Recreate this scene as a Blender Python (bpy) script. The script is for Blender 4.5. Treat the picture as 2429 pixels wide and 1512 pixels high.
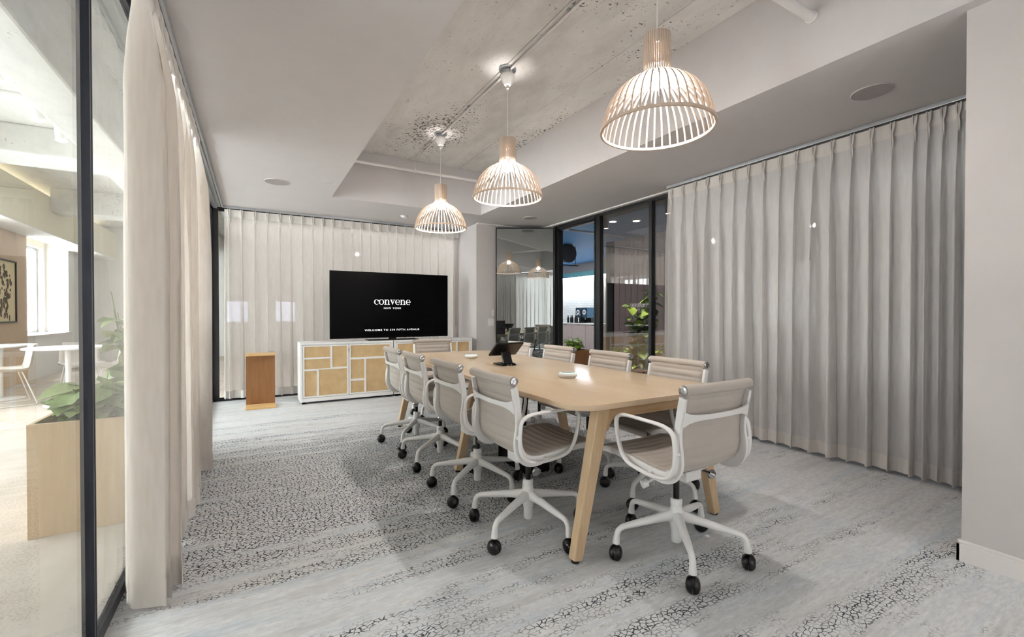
import bpy, bmesh, math, random
from mathutils import Vector, Matrix, Euler
PI = math.pi
random.seed(7)
for o in list(bpy.data.objects):
    bpy.data.objects.remove(o)
SC = bpy.context.scene
COL = SC.collection

# ------------------------------------------------------------------ camera, sky, sun, exposure
H = 1.17
cam_d = bpy.data.cameras.new('camera')
cam_d.sensor_fit = 'HORIZONTAL'
cam_d.sensor_width = 36.0
cam_d.lens = 1060.0 / 2429.0 * 36.0
cam_d.clip_start = 0.02
cam = bpy.data.objects.new('camera', cam_d)
COL.objects.link(cam)
cam.location = (0, 0, H)
cam.rotation_euler = (math.radians(90 - 0.6), 0, math.radians(-30))
SC.camera = cam

world = bpy.data.worlds.new('sky')
SC.world = world
world.use_nodes = True
wn = world.node_tree.nodes
wn['Background'].inputs[0].default_value = (0.93, 0.97, 1.0, 1)
wn['Background'].inputs[1].default_value = 9.5

sun_d = bpy.data.lights.new('sun', 'SUN')
sun_d.energy = 8.0
sun_d.angle = 0.01
sun_d.color = (1, 0.95, 0.86)
sun = bpy.data.objects.new('sun', sun_d)
COL.objects.link(sun)
sun.rotation_euler = Vector((0.33, -0.12, -0.9)).to_track_quat('-Z', 'Y').to_euler()

SC.view_settings.view_transform = 'Standard'
SC.view_settings.look = 'None'
SC.view_settings.exposure = 0.8
SC.view_settings.gamma = 1.0
SC.view_settings.use_curve_mapping = False
cy = SC.cycles
cy.use_denoising = True
cy.use_adaptive_sampling = True
cy.adaptive_threshold = 0.06
cy.max_bounces = 7
cy.diffuse_bounces = 3
cy.glossy_bounces = 4
cy.transmission_bounces = 6
cy.transparent_max_bounces = 16
cy.sample_clamp_indirect = 6.0
cy.caustics_reflective = False
cy.caustics_refractive = False

# ------------------------------------------------------------------ materials
def srgb(r, g, b):
    def f(c):
        c /= 255.0
        return c / 12.92 if c <= 0.04045 else ((c + 0.055) / 1.055) ** 2.4
    return (f(r), f(g), f(b), 1.0)

class NT:
    def __init__(s, name):
        s.m = bpy.data.materials.new(name)
        s.m.use_nodes = True
        s.t = s.m.node_tree
        s.n = s.t.nodes
        s.b = s.n['Principled BSDF']
        s.out = s.n['Material Output']
    def new(s, typ, **kw):
        nd = s.n.new(typ)
        for k, v in kw.items():
            if k.startswith('i_'):
                nd.inputs[k[2:].replace('_', ' ')].default_value = v
            else:
                setattr(nd, k, v)
        return nd
    def link(s, a, b):
        s.t.links.new(a, b)
    def coords(s, scale=(1, 1, 1), rot=(0, 0, 0), kind='Object', loc=(0, 0, 0)):
        tc = s.new('ShaderNodeTexCoord')
        mp = s.new('ShaderNodeMapping')
        mp.inputs['Scale'].default_value = scale
        mp.inputs['Rotation'].default_value = rot
        mp.inputs['Location'].default_value = loc
        s.link(tc.outputs[kind], mp.inputs['Vector'])
        return mp.outputs['Vector']
    def noise(s, vec, scale, detail=3, rough=0.5):
        nd = s.new('ShaderNodeTexNoise')
        nd.inputs['Scale'].default_value = scale
        nd.inputs['Detail'].default_value = detail
        nd.inputs['Roughness'].default_value = rough
        if vec is not None:
            s.link(vec, nd.inputs['Vector'])
        return nd.outputs['Fac']
    def ramp(s, fac, stops):
        nd = s.new('ShaderNodeValToRGB')
        el = nd.color_ramp.elements
        while len(el) < len(stops):
            el.new(0.5)
        for e, (p, c) in zip(el, stops):
            e.position = p
            e.color = c if len(c) == 4 else (*c, 1)
        s.link(fac, nd.inputs['Fac'])
        return nd.outputs['Color']
    def math(s, op, a, b=None, c=None, clamp=False):
        nd = s.new('ShaderNodeMath', operation=op)
        nd.use_clamp = clamp
        for i, v in enumerate((a, b, c)):
            if v is None:
                continue
            if isinstance(v, (int, float)):
                nd.inputs[i].default_value = v
            else:
                s.link(v, nd.inputs[i])
        return nd.outputs[0]
    def mix(s, fac, a, b, blend='MIX'):
        nd = s.new('ShaderNodeMix', data_type='RGBA', blend_type=blend)
        cols = [i for i in nd.inputs if i.type == 'RGBA']
        facs = [i for i in nd.inputs if i.name == 'Factor' and i.type == 'VALUE']
        for sock, v in ((facs[0], fac), (cols[0], a), (cols[1], b)):
            if isinstance(v, (int, float, tuple)):
                sock.default_value = v
            else:
                s.link(v, sock)
        return [o for o in nd.outputs if o.type == 'RGBA'][0]
    def bump(s, height, strength=0.2, dist=0.01):
        nd = s.new('ShaderNodeBump')
        nd.inputs['Strength'].default_value = strength
        nd.inputs['Distance'].default_value = dist
        s.link(height, nd.inputs['Height'])
        s.link(nd.outputs['Normal'], s.b.inputs['Normal'])
    def col(s, c):
        if isinstance(c, tuple):
            s.b.inputs['Base Color'].default_value = c
        else:
            s.link(c, s.b.inputs['Base Color'])

def plain(name, c, rough=0.6, metal=0.0, var=0.04, scale=6.0, spec=0.5, bump=0.0, bscale=200):
    t = NT(name)
    v = t.coords()
    n = t.noise(v, scale, 4)
    dark = tuple(x * (1 - var) for x in c[:3]) + (1,)
    lite = tuple(min(1, x * (1 + var)) for x in c[:3]) + (1,)
    t.col(t.ramp(n, [(0.3, dark), (0.7, lite)]))
    t.b.inputs['Roughness'].default_value = rough
    t.b.inputs['Metallic'].default_value = metal
    t.b.inputs['Specular IOR Level'].default_value = spec
    if bump:
        t.bump(t.noise(v, bscale, 3), bump, 0.002)
    return t.m

def wood(name, c1, c2, axis='x', rough=0.45, scale=1.0, contrast=1.0, coat=0.0):
    t = NT(name)
    sc = {'x': (1.2, 16, 16), 'y': (16, 1.2, 16), 'z': (16, 16, 1.2)}[axis]
    v = t.coords(tuple(k * scale for k in sc))
    a = t.noise(v, 1.6, 5, 0.6)
    b = t.noise(v, 14, 2, 0.6)
    f = t.math('ADD', t.math('MULTIPLY', a, 0.75), t.math('MULTIPLY', b, 0.25))
    t.col(t.ramp(f, [(0.5 - 0.18 / contrast, c2), (0.5 + 0.18 / contrast, c1)]))
    t.b.inputs['Roughness'].default_value = rough
    t.b.inputs['Coat Weight'].default_value = coat
    t.b.inputs['Coat Roughness'].default_value = 0.12
    t.bump(f, 0.06, 0.004)
    return t.m

def emit(name, c, s):
    t = NT(name)
    t.b.inputs['Base Color'].default_value = c
    t.b.inputs['Emission Color'].default_value = c
    t.b.inputs['Emission Strength'].default_value = s
    return t.m

def glass(name, tint, base, edge=0.9, rough=0.0):
    """clear pane: see-through with a mirror reflection that grows towards grazing angles"""
    t = NT(name)
    tr = t.new('ShaderNodeBsdfTransparent')
    tr.inputs[0].default_value = tint
    gl = t.new('ShaderNodeBsdfGlossy')
    gl.inputs['Color'].default_value = tuple(0.5 + 0.5 * x for x in tint[:3]) + (1,)
    gl.inputs['Roughness'].default_value = rough
    lw = t.new('ShaderNodeLayerWeight')
    lw.inputs['Blend'].default_value = 0.5
    fac = t.math('MULTIPLY_ADD', t.math('POWER', lw.outputs['Facing'], 4.0), edge - base, base, clamp=True)
    mx = t.new('ShaderNodeMixShader')
    t.link(fac, mx.inputs[0]); t.link(tr.outputs[0], mx.inputs[1]); t.link(gl.outputs[0], mx.inputs[2])
    t.link(mx.outputs[0], t.out.inputs['Surface'])
    return t.m

def cloth(name, c, clear=0.25, through=0.5, weave=900):
    """woven cloth: part diffuse, part light passing through, part open between the threads"""
    t = NT(name)
    v = t.coords((1, 1, 0.15))
    n = t.noise(v, 60, 0)
    cc = t.ramp(n, [(0.3, tuple(x * 0.95 for x in c[:3]) + (1,)), (0.7, c)])
    df = t.new('ShaderNodeBsdfDiffuse'); t.link(cc, df.inputs[0])
    tl = t.new('ShaderNodeBsdfTranslucent'); t.link(cc, tl.inputs[0])
    tr = t.new('ShaderNodeBsdfTransparent')
    m1 = t.new('ShaderNodeMixShader'); m1.inputs[0].default_value = through
    t.link(df.outputs[0], m1.inputs[1]); t.link(tl.outputs[0], m1.inputs[2])
    m2 = t.new('ShaderNodeMixShader'); m2.inputs[0].default_value = clear
    t.link(m1.outputs[0], m2.inputs[1]); t.link(tr.outputs[0], m2.inputs[2])
    t.link(m2.outputs[0], t.out.inputs['Surface'])
    return t.m

def carpet():
    t = NT('carpet_pattern')
    tc = t.new('ShaderNodeTexCoord')
    P = tc.outputs['Object']
    def mp(scale, loc=(0, 0, 0)):
        m = t.new('ShaderNodeMapping')
        m.inputs['Scale'].default_value = scale
        m.inputs['Location'].default_value = loc
        t.link(P, m.inputs['Vector'])
        return m.outputs['Vector']
    # soft streaks along the carpet's length
    s1 = t.noise(mp((0.55, 5.0, 1)), 1.6, 5, 0.65)
    s2 = t.noise(mp((0.8, 7.0, 1), (3.1, 1.7, 0)), 1.3, 4, 0.65)
    s3 = t.noise(mp((6, 22, 1)), 3.0, 4, 0.7)
    base = t.ramp(s1, [(0.32, srgb(206, 204, 203)), (0.5, srgb(235, 236, 237)), (0.68, srgb(205, 216, 225))])
    base = t.mix(t.ramp(s2, [(0.46, (0, 0, 0, 1)), (0.62, (0.75, 0.75, 0.75, 1))]), base, srgb(237, 236, 235))
    base = t.mix(t.ramp(s3, [(0.38, (0.45, 0.45, 0.45, 1)), (0.62, (0, 0, 0, 1))]), base, srgb(192, 192, 194))
    # crackle of dark yarn
    wob = t.new('ShaderNodeTexNoise'); wob.inputs['Scale'].default_value = 45; wob.inputs['Detail'].default_value = 2
    t.link(P, wob.inputs['Vector'])
    va = t.new('ShaderNodeVectorMath', operation='MULTIPLY_ADD')
    t.link(wob.outputs['Color'], va.inputs[0]); va.inputs[1].default_value = (0.022, 0.016, 0); t.link(P, va.inputs[2])
    vm = t.new('ShaderNodeMapping'); vm.inputs['Scale'].default_value = (41, 60, 1)
    t.link(va.outputs[0], vm.inputs['Vector'])
    vo = t.new('ShaderNodeTexVoronoi', feature='DISTANCE_TO_EDGE', voronoi_dimensions='2D')
    vo.inputs['Scale'].default_value = 1.0
    vo.inputs['Randomness'].default_value = 1.0
    t.link(vm.outputs[0], vo.inputs['Vector'])
    brk = t.noise(mp((1, 1, 1)), 38, 3, 0.6)
    sep = t.new('ShaderNodeSeparateXYZ'); t.link(P, sep.inputs[0])
    # where the crackle lies: one broad field across the middle of the room, torn bands elsewhere
    yb = t.ramp(t.math('MULTIPLY', sep.outputs['Y'], 0.1),
                [(0.0, (.50, .50, .50)), (0.215, (.45, .45, .45)), (0.262, (.72, .72, .72)), (0.40, (.74, .74, .74)),
                 (0.49, (.50, .50, .50)), (0.56, (.28, .28, .28)), (1.0, (.25, .25, .25))])
    xb = t.ramp(t.math('MULTIPLY', sep.outputs['X'], 0.2), [(0.42, (0, 0, 0)), (0.62, (.10, .10, .10))])
    band = t.noise(mp((0.30, 3.2, 1), (1.3, 0.4, 0)), 1.5, 4, 0.62)
    tear = t.noise(mp((3.0, 9.0, 1)), 2.2, 4, 0.7)
    ms = t.math('ADD', t.math('SUBTRACT', yb, xb), t.math('MULTIPLY', t.math('SUBTRACT', band, 0.5), 1.5))
    ms = t.math('ADD', ms, t.math('MULTIPLY', t.math('SUBTRACT', tear, 0.5), 0.7))
    mask = t.math('MULTIPLY', t.math('SUBTRACT', ms, 0.46), 5.0, clamp=True)
    width = t.math('MULTIPLY', t.math('SUBTRACT', brk, 0.30), 0.52, clamp=True)
    line = t.math('SUBTRACT', 1.0, t.math('DIVIDE', vo.outputs['Distance'], t.math('ADD', width, 0.004)), clamp=True)
    line = t.math('MULTIPLY', line, 3.5, clamp=True)
    dark = t.math('MULTIPLY', line, mask, clamp=True)
    c = t.mix(t.math('MULTIPLY', mask, 0.35), base, srgb(230, 232, 232))
    c = t.mix(t.math('MULTIPLY', dark, 0.95), c, srgb(50, 53, 64))
    t.col(c)
    t.b.inputs['Roughness'].default_value = 0.95
    t.b.inputs['Specular IOR Level'].default_value = 0.1
    fib = t.noise(mp((1, 1, 1)), 380, 2, 0.7)
    hgt = t.math('SUBTRACT', fib, t.math('MULTIPLY', dark, 0.7))
    t.bump(hgt, 0.5, 0.006)
    return t.m

def concrete(name, c=(196, 192, 184), pits=1.0, scale=1.0):
    t = NT(name)
    v = t.coords((scale, scale * 0.45, scale))
    v2 = t.coords((scale, scale, scale))
    a = t.noise(v, 1.5, 6, 0.62)
    b = t.noise(v, 5, 5, 0.6)
    k = [x / 255 for x in c]
    base = t.ramp(t.math('ADD', t.math('MULTIPLY', a, 0.6), t.math('MULTIPLY', b, 0.4)),
                  [(0.36, srgb(c[0] - 20, c[1] - 21, c[2] - 22)), (0.5, srgb(*c)), (0.64, srgb(c[0] + 12, c[1] + 11, c[2] + 9))])
    cl = t.noise(v, 1.15, 4, 0.6)
    clm = t.math('MULTIPLY', t.math('SUBTRACT', cl, 0.50), 6.0, clamp=True)
    p = t.noise(v2, 42, 3, 0.6)
    p2 = t.noise(v2, 90, 2, 0.5)
    pit = t.math('MULTIPLY', t.math('SUBTRACT', p, t.math('SUBTRACT', 0.68, t.math('MULTIPLY', clm, 0.17))), 14, clamp=True)
    sp = t.math('MULTIPLY', t.math('SUBTRACT', p2, t.math('SUBTRACT', 0.72, t.math('MULTIPLY', clm, 0.12))), 14, clamp=True)
    d = t.math('MULTIPLY', t.math('MAXIMUM', pit, t.math('MULTIPLY', sp, 0.7)), pits, clamp=True)
    t.col(t.mix(d, base, srgb(92, 84, 78)))
    t.b.inputs['Roughness'].default_value = 0.85
    t.b.inputs['Specular IOR Level'].default_value = 0.2
    t.bump(t.math('SUBTRACT', b, d), 0.4, 0.012)
    return t.m

def cane():
    t = NT('cane_weave')
    v = t.coords((1, 1, 1))
    sep = t.new('ShaderNodeSeparateXYZ'); t.link(v, sep.inputs[0])
    k = 2 * PI / 0.0135
    sx = t.math('SINE', t.math('MULTIPLY', sep.outputs['X'], k))
    sz = t.math('SINE', t.math('MULTIPLY', sep.outputs['Z'], k))
    hole = t.math('MULTIPLY', t.math('SUBTRACT', t.math('MULTIPLY', sx, sz), 0.45), 4, clamp=True)
    hole2 = t.math('MULTIPLY', t.math('SUBTRACT', t.math('MULTIPLY', t.math('MULTIPLY', sx, -1), t.math('MULTIPLY', sz, -1)), 0.45), 4, clamp=True)
    n = t.noise(v, 9, 4)
    base = t.ramp(n, [(0.3, srgb(206, 172, 126)), (0.7, srgb(222, 192, 146))])
    t.col(t.mix(t.math('MULTIPLY', hole, 0.75), base, srgb(128, 92, 54)))
    t.b.inputs['Roughness'].default_value = 0.6
    t.bump(t.math('ADD', sx, sz), 0.3, 0.002)
    return t.m

def brick():
    t = NT('painted_brick')
    v = t.coords((1, 1, 1), rot=(PI / 2, 0, PI / 2))
    b = t.new('ShaderNodeTexBrick')
    b.inputs['Scale'].default_value = 1.0
    b.inputs['Brick Width'].default_value = 0.22
    b.inputs['Row Height'].default_value = 0.075
    b.inputs['Mortar Size'].default_value = 0.006
    b.inputs['Color1'].default_value = srgb(238, 238, 236)
    b.inputs['Color2'].default_value = srgb(226, 228, 228)
    b.inputs['Mortar'].default_value = srgb(205, 206, 206)
    tc = t.new('ShaderNodeTexCoord')
    sep = t.new('ShaderNodeSeparateXYZ'); t.link(tc.outputs['Object'], sep.inputs[0])
    cmb = t.new('ShaderNodeCombineXYZ'); t.link(sep.outputs['Y'], cmb.inputs[0]); t.link(sep.outputs['Z'], cmb.inputs[1])
    t.link(cmb.outputs[0], b.inputs['Vector'])
    t.col(b.outputs['Color'])
    t.b.inputs['Roughness'].default_value = 0.5
    t.bump(t.math('SUBTRACT', 1.0, b.outputs['Fac']), 0.6, 0.01)
    return t.m

M = {
    'carpet': carpet(),
    'ceiling': plain('ceiling_paint', srgb(211, 206, 206), 0.8, var=0.015, spec=0.2),
    'wall': plain('wall_paint', srgb(203, 197, 195), 0.75, var=0.015, spec=0.25),
    'trimw': plain('trim_paint', srgb(228, 223, 220), 0.5, var=0.01),
    'concrete': concrete('board_formed_concrete', (230, 227, 224), 1.0),
    'concrete_l': concrete('white_concrete', (222, 222, 219), 0.6),
    'lfloor': concrete('polished_floor', (204, 194, 183), 0.25, 0.8),
    'cfloor': plain('corridor_floor', srgb(186, 194, 196), 0.35, var=0.04),
    'frame': plain('dark_frame', srgb(20, 21, 24), 0.4, 0.0, var=0.1),
    'frame_s': plain('slate_frame', srgb(52, 54, 64), 0.35, 0.5, var=0.1),
    'alu': plain('satin_aluminium', srgb(188, 192, 196), 0.35, 0.7, var=0.04),
    'glass': glass('clear_glass', (0.955, 0.965, 0.96, 1), 0.025, 0.5),
    'glass_t': glass('tinted_glass', (0.30, 0.30, 0.32, 1), 0.04, 0.5),
    'glass_r': glass('coated_glass', (0.74, 0.73, 0.72, 1), 0.20, 0.7),
    'glass_d': glass('greenish_door_glass', (0.70, 0.77, 0.76, 1), 0.46, 0.85),
    'curt_l': cloth('cream_curtain_cloth', srgb(247, 241, 235), 0.03, 0.52),
    'curt_b': cloth('sheer_curtain_cloth', srgb(226, 219, 214), 0.34, 0.5),
    'curt_r': cloth('grey_sheer_cloth', srgb(248, 245, 243), 0.17, 0.20),
    'curt_n': cloth('dense_curtain_cloth', srgb(218, 211, 206), 0.03, 0.10),
    'curt_h': cloth('curtain_band_cloth', srgb(240, 235, 230), 0.0, 0.15),
    'white': plain('white_powder_coat', srgb(240, 238, 236), 0.38, var=0.01),
    'whitep': plain('white_plastic', srgb(236, 233, 230), 0.4, var=0.01),
    'fabric': plain('greige_chair_fabric', srgb(190, 182, 174), 0.85, var=0.03, spec=0.2, bump=0.25, bscale=700),
    'chrome': plain('chrome', srgb(200, 200, 202), 0.14, 1.0, var=0.02),
    'black': plain('black_plastic', srgb(14, 14, 16), 0.3, var=0.1),
    'blackm': plain('black_matte', srgb(12, 11, 13), 0.5, var=0.1, spec=0.2),
    'rubber': plain('black_rubber', srgb(20, 20, 20), 0.7, var=0.1),
    'oak': wood('pale_oak_top', srgb(228, 204, 174), srgb(216, 190, 158), 'y', 0.2, 0.5, 0.7, 0.0),
    'oak_z': wood('pale_oak_leg', srgb(222, 195, 160), srgb(202, 170, 130), 'z', 0.42),
    'oak_x': wood('pale_oak_apron', srgb(218, 188, 148), srgb(190, 154, 110), 'x', 0.45, 1.0, 1.2),
    'oak_p': wood('planter_oak', srgb(222, 196, 160), srgb(208, 178, 140), 'z', 0.55),
    'oak_s': wood('honey_wood', srgb(154, 108, 66), srgb(136, 92, 52), 'z', 0.45, 2.0),
    'oak_st': wood('honey_wood_edge', srgb(226, 188, 134), srgb(210, 170, 114), 'x', 0.45, 1.0),
    'birch': wood('birch_slat', srgb(222, 202, 184), srgb(208, 186, 166), 'z', 0.55, 1.0),
    'brownw': wood('brown_wood', srgb(164, 112, 70), srgb(142, 94, 58), 'z', 0.5),
    'cane': cane(),
    'brick': brick(),
    'kitch': wood('ash_cabinet', srgb(206, 188, 182), srgb(192, 172, 166), 'z', 0.5),
    'kblue': plain('blue_paint', srgb(64, 116, 166), 0.6, var=0.06),
    'teal': plain('teal_paint', srgb(128, 196, 204), 0.6, var=0.03),
    'grey': plain('grey_paint', srgb(168, 162, 162), 0.7, var=0.02),
    'dark': plain('dark_ceiling', srgb(24, 26, 32), 0.8, var=0.15),
    'panel': wood('mauve_panel', srgb(184, 166, 168), srgb(170, 152, 156), 'z', 0.5),
    'tan': plain('tan_wall', srgb(212, 186, 160), 0.75, var=0.03),
    'wallw': plain('lounge_wall', srgb(236, 234, 231), 0.7, var=0.01),
    'cream': plain('cream_wall', srgb(238, 230, 206), 0.7, var=0.02),  # cream tone stands in for warm cove light on the bulkhead
    'leaf': plain('leaf_green', srgb(118, 144, 84), 0.45, var=0.25, scale=9),
    'leaf4': plain('leaf_veiled', srgb(148, 164, 112), 0.45, var=0.2, scale=9),  # paleness imitates reflections veiling the leaves behind the left glass
    'leaf2': plain('leaf_dark', srgb(52, 74, 38), 0.4, var=0.3, scale=9),
    'leaf3': plain('leaf_lime', srgb(176, 208, 92), 0.45, var=0.2, scale=9),
    'stem': plain('stem', srgb(112, 120, 72), 0.6),
    'soil': plain('soil', srgb(70, 56, 44), 0.95, var=0.3, scale=60),
    'paper': plain('art_paper', srgb(232, 214, 174), 0.7, var=0.03),
    'ink': plain('art_ink', srgb(96, 82, 72), 0.8, var=0.5, scale=40),
    'spk': plain('speaker_mesh', srgb(178, 171, 169), 0.8, var=0.03, bump=0.3, bscale=900),
    'spkd': plain('speaker_mesh_grey', srgb(166, 158, 158), 0.8, var=0.03, bump=0.3, bscale=900),
    'screen': plain('screen_black', srgb(3, 3, 5), 0.3, var=0.1, spec=0.08),
    'bluegl': plain('blue_machine', srgb(60, 84, 104), 0.25, 0.3, var=0.2),
    'amber': plain('amber_liquid', srgb(206, 150, 70), 0.2),
    'tabw': plain('white_laminate', srgb(240, 240, 240), 0.35, var=0.01),
    'shell': plain('grey_shell', srgb(190, 182, 174), 0.45, var=0.02),
    'bulb': emit('lamp_glow', (1.0, 0.95, 0.90, 1), 360.0),
    'text': emit('screen_text', (0.95, 0.95, 0.95, 1), 0.55),
    'led': emit('green_ring', (0.45, 0.95, 0.72, 1), 0.9),
    'ledw': emit('led_strip', (0.95, 0.97, 1.0, 1), 130.0),
    'panelglow': emit('panel_glow', (1.0, 0.965, 0.96, 1), 13.0),
    'coolglow': emit('cool_glow', (0.90, 0.96, 1.0, 1), 40.0),
    'ledy': emit('cove_strip', (1.0, 0.90, 0.66, 1), 4.0),
    'spot': emit('spot_glow', (1.0, 0.85, 0.6, 1), 6.0),
    'globe': emit('globe_glow', (1.0, 0.95, 0.90, 1), 450.0),  # lens of the unseen downlights added to brighten pantry and planter
    'globe_low': emit('downlight_glow', (1.0, 0.95, 0.90, 1), 30.0),
    'vent': plain('vent_dark', srgb(90, 88, 86), 0.7),
}

# ------------------------------------------------------------------ mesh helpers
class MB:
    def __init__(s):
        s.v, s.f = [], []
    def add(s, vs, fs):
        o = len(s.v)
        s.v += [tuple(v) for v in vs]
        s.f += [tuple(i + o for i in f) for f in fs]
        return s
    def box(s, x0, x1, y0, y1, z0, z1):
        vs = [(x, y, z) for z in (z0, z1) for y in (y0, y1) for x in (x0, x1)]
        return s.add(vs, [(0, 2, 3, 1), (4, 5, 7, 6), (0, 1, 5, 4), (2, 6, 7, 3), (0, 4, 6, 2), (1, 3, 7, 5)])
    def beam(s, a, b, wa, ha, wb=None, hb=None, up=(0, 0, 1)):
        """bar from a to b with rectangular sections (w along side, h along up)"""
        a, b = Vector(a), Vector(b)
        d = (b - a).normalized()
        side = d.cross(Vector(up))
        if side.length < 1e-4:
            side = Vector((1, 0, 0))
        side.normalize()
        u = side.cross(d).normalized()
        wb = wa if wb is None else wb
        hb = ha if hb is None else hb
        vs = []
        for p, w, h in ((a, wa, ha), (b, wb, hb)):
            for sx, sy in ((-1, -1), (1, -1), (1, 1), (-1, 1)):
                vs.append(p + side * (sx * w / 2) + u * (sy * h / 2))
        return s.add(vs, [(3, 2, 1, 0), (4, 5, 6, 7), (0, 1, 5, 4), (1, 2, 6, 5), (2, 3, 7, 6), (3, 0, 4, 7)])
    def tube(s, pts, r, n=10, closed=False, caps=True, flat=None):
        """round (or flattened) tube along points; r number or list; flat=(w,h,axis) scales the section"""
        P = [Vector(p) for p in pts]
        N = len(P)
        rs = r if isinstance(r, (list, tuple)) else [r] * N
        o = len(s.v)
        prev = None
        for i in range(N):
            if closed:
                d = P[(i + 1) % N] - P[i - 1]
            else:
                d = P[min(i + 1, N - 1)] - P[max(i - 1, 0)]
            d.normalize()
            if flat:
                side = Vector(flat[2])
                side = (side - d * side.dot(d)).normalized()
            else:
                if prev is None:
                    side = d.orthogonal().normalized()
                else:
                    side = (prev - d * prev.dot(d)).normalized()
                prev = side
            u = d.cross(side).normalized()
            for k in range(n):
                a = 2 * PI * k / n
                ca, sa = math.cos(a), math.sin(a)
                if flat:
                    s.v.append(tuple(P[i] + side * (ca * flat[0]) * (rs[i]) + u * (sa * flat[1]) * (rs[i])))
                else:
                    s.v.append(tuple(P[i] + (side * ca + u * sa) * rs[i]))
        M_ = N if closed else N - 1
        for i in range(M_):
            j = (i + 1) % N
            for k in range(n):
                l = (k + 1) % n
                s.f.append((o + i * n + k, o + i * n + l, o + j * n + l, o + j * n + k))
        if caps and not closed:
            s.f.append(tuple(o + k for k in reversed(range(n))))
            s.f.append(tuple(o + (N - 1) * n + k for k in range(n)))
        return s
    def cyl(s, a, b, r, n=16, r2=None):
        return s.tube([a, b], [r, r if r2 is None else r2], n)
    def lathe(s, prof, n=24, c=(0, 0, 0), closed=False):
        o = len(s.v)
        for r, z in prof:
            for k in range(n):
                a = 2 * PI * k / n
                s.v.append((c[0] + r * math.cos(a), c[1] + r * math.sin(a), c[2] + z))
        m = len(prof)
        for i in range(m if closed else m - 1):
            j = (i + 1) % m
            for k in range(n):
                l = (k + 1) % n
                s.f.append((o + i * n + k, o + i * n + l, o + j * n + l, o + j * n + k))
        if not closed:
            s.f.append(tuple(o + k for k in reversed(range(n))))
            s.f.append(tuple(o + (m - 1) * n + k for k in range(n)))
        return s
    def prism(s, poly, z0, z1, axes='xyz'):
        """extrude a polygon; axes tells which world axes the polygon's x, y and the extrusion use"""
        n = len(poly)
        def mk(a, b, c):
            d = dict(zip(axes, (a, b, c)))
            return (d['x'], d['y'], d['z'])
        vs = [mk(x, y, z0) for x, y in poly] + [mk(x, y, z1) for x, y in poly]
        fs = [tuple(reversed(range(n))), tuple(range(n, 2 * n))]
        fs += [(i, (i + 1) % n, n + (i + 1) % n, n + i) for i in range(n)]
        return s.add(vs, fs)
    def sphere(s, c, r, n=12, m=8, sq=(1, 1, 1)):
        o = len(s.v)
        s.v.append((c[0], c[1], c[2] + r * sq[2]))
        for i in range(1, m):
            t = PI * i / m
            for k in range(n):
                a = 2 * PI * k / n
                s.v.append((c[0] + r * sq[0] * math.sin(t) * math.cos(a), c[1] + r * sq[1] * math.sin(t) * math.sin(a), c[2] + r * sq[2] * math.cos(t)))
        s.v.append((c[0], c[1], c[2] - r * sq[2]))
        for k in range(n):
            s.f.append((o, o + 1 + k, o + 1 + (k + 1) % n))
        for i in range(m - 2):
            for k in range(n):
                a = o + 1 + i * n
                s.f.append((a + k, a + n + k, a + n + (k + 1) % n, a + (k + 1) % n))
        e = o + 1 + (m - 1) * n
        for k in range(n):
            s.f.append((e, e - n + (k + 1) % n, e - n + k))
        return s
    def mesh(s, name, smooth=False, bevel=0.0, seg=2, angle=35):
        me = bpy.data.meshes.new(name)
        me.from_pydata(s.v, [], s.f)
        bm = bmesh.new(); bm.from_mesh(me)
        bmesh.ops.recalc_face_normals(bm, faces=bm.faces)
        if bevel:
            es = [e for e in bm.edges if len(e.link_faces) == 2 and e.calc_face_angle(0) > math.radians(40)]
            bmesh.ops.bevel(bm, geom=es, offset=bevel, segments=seg, affect='EDGES', profile=0.6, clamp_overlap=True)
        bm.to_mesh(me); bm.free()
        if smooth:
            for p in me.polygons:
                p.use_smooth = True
            if smooth != 'all':
                me.set_sharp_from_angle(angle=math.radians(angle))
        return me

def link(name, me, mat, parent=None, loc=None, rot=None):
    o = bpy.data.objects.new(name, me)
    COL.objects.link(o)
    if mat is not None and not me.materials:
        me.materials.append(M[mat] if isinstance(mat, str) else mat)
    if parent:
        o.parent = parent
    if loc:
        o.location = loc
    if rot:
        o.rotation_euler = rot
    return o

def part(name, mb, mat, parent=None, smooth=False, bevel=0.0, loc=None, rot=None, seg=2, label=None):
    o = link(name, mb.mesh(name, smooth, bevel, seg), mat, parent, loc, rot)
    if label:
        o['label'] = label
    return o

def tag(o, label=None, cat=None, group=None, kind=None):
    if label: o['label'] = label
    if cat: o['category'] = cat
    if group: o['group'] = group
    if kind: o['kind'] = kind
    return o

def thing(name, label, cat, loc=(0, 0, 0), rz=0.0, group=None):
    o = bpy.data.objects.new(name, None)
    o.empty_display_size = 0.1
    COL.objects.link(o)
    o.location = loc
    o.rotation_euler = (0, 0, rz)
    return tag(o, label, cat, group)

def struct(name, mb, mat, label, cat, bevel=0.0, smooth=False):
    o = part(name, mb, mat, None, smooth, bevel)
    return tag(o, label, cat, kind='structure')

def sgroup(name, label, cat, loc=(0, 0, 0), rz=0.0):
    o = thing(name, label, cat, loc, rz)
    o['kind'] = 'structure'
    return o

def copy_tree(o, parent=None):
    c = o.copy()
    COL.objects.link(c)
    c.parent = parent
    for ch in list(o.children):
        copy_tree(ch, c)
    return c

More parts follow.
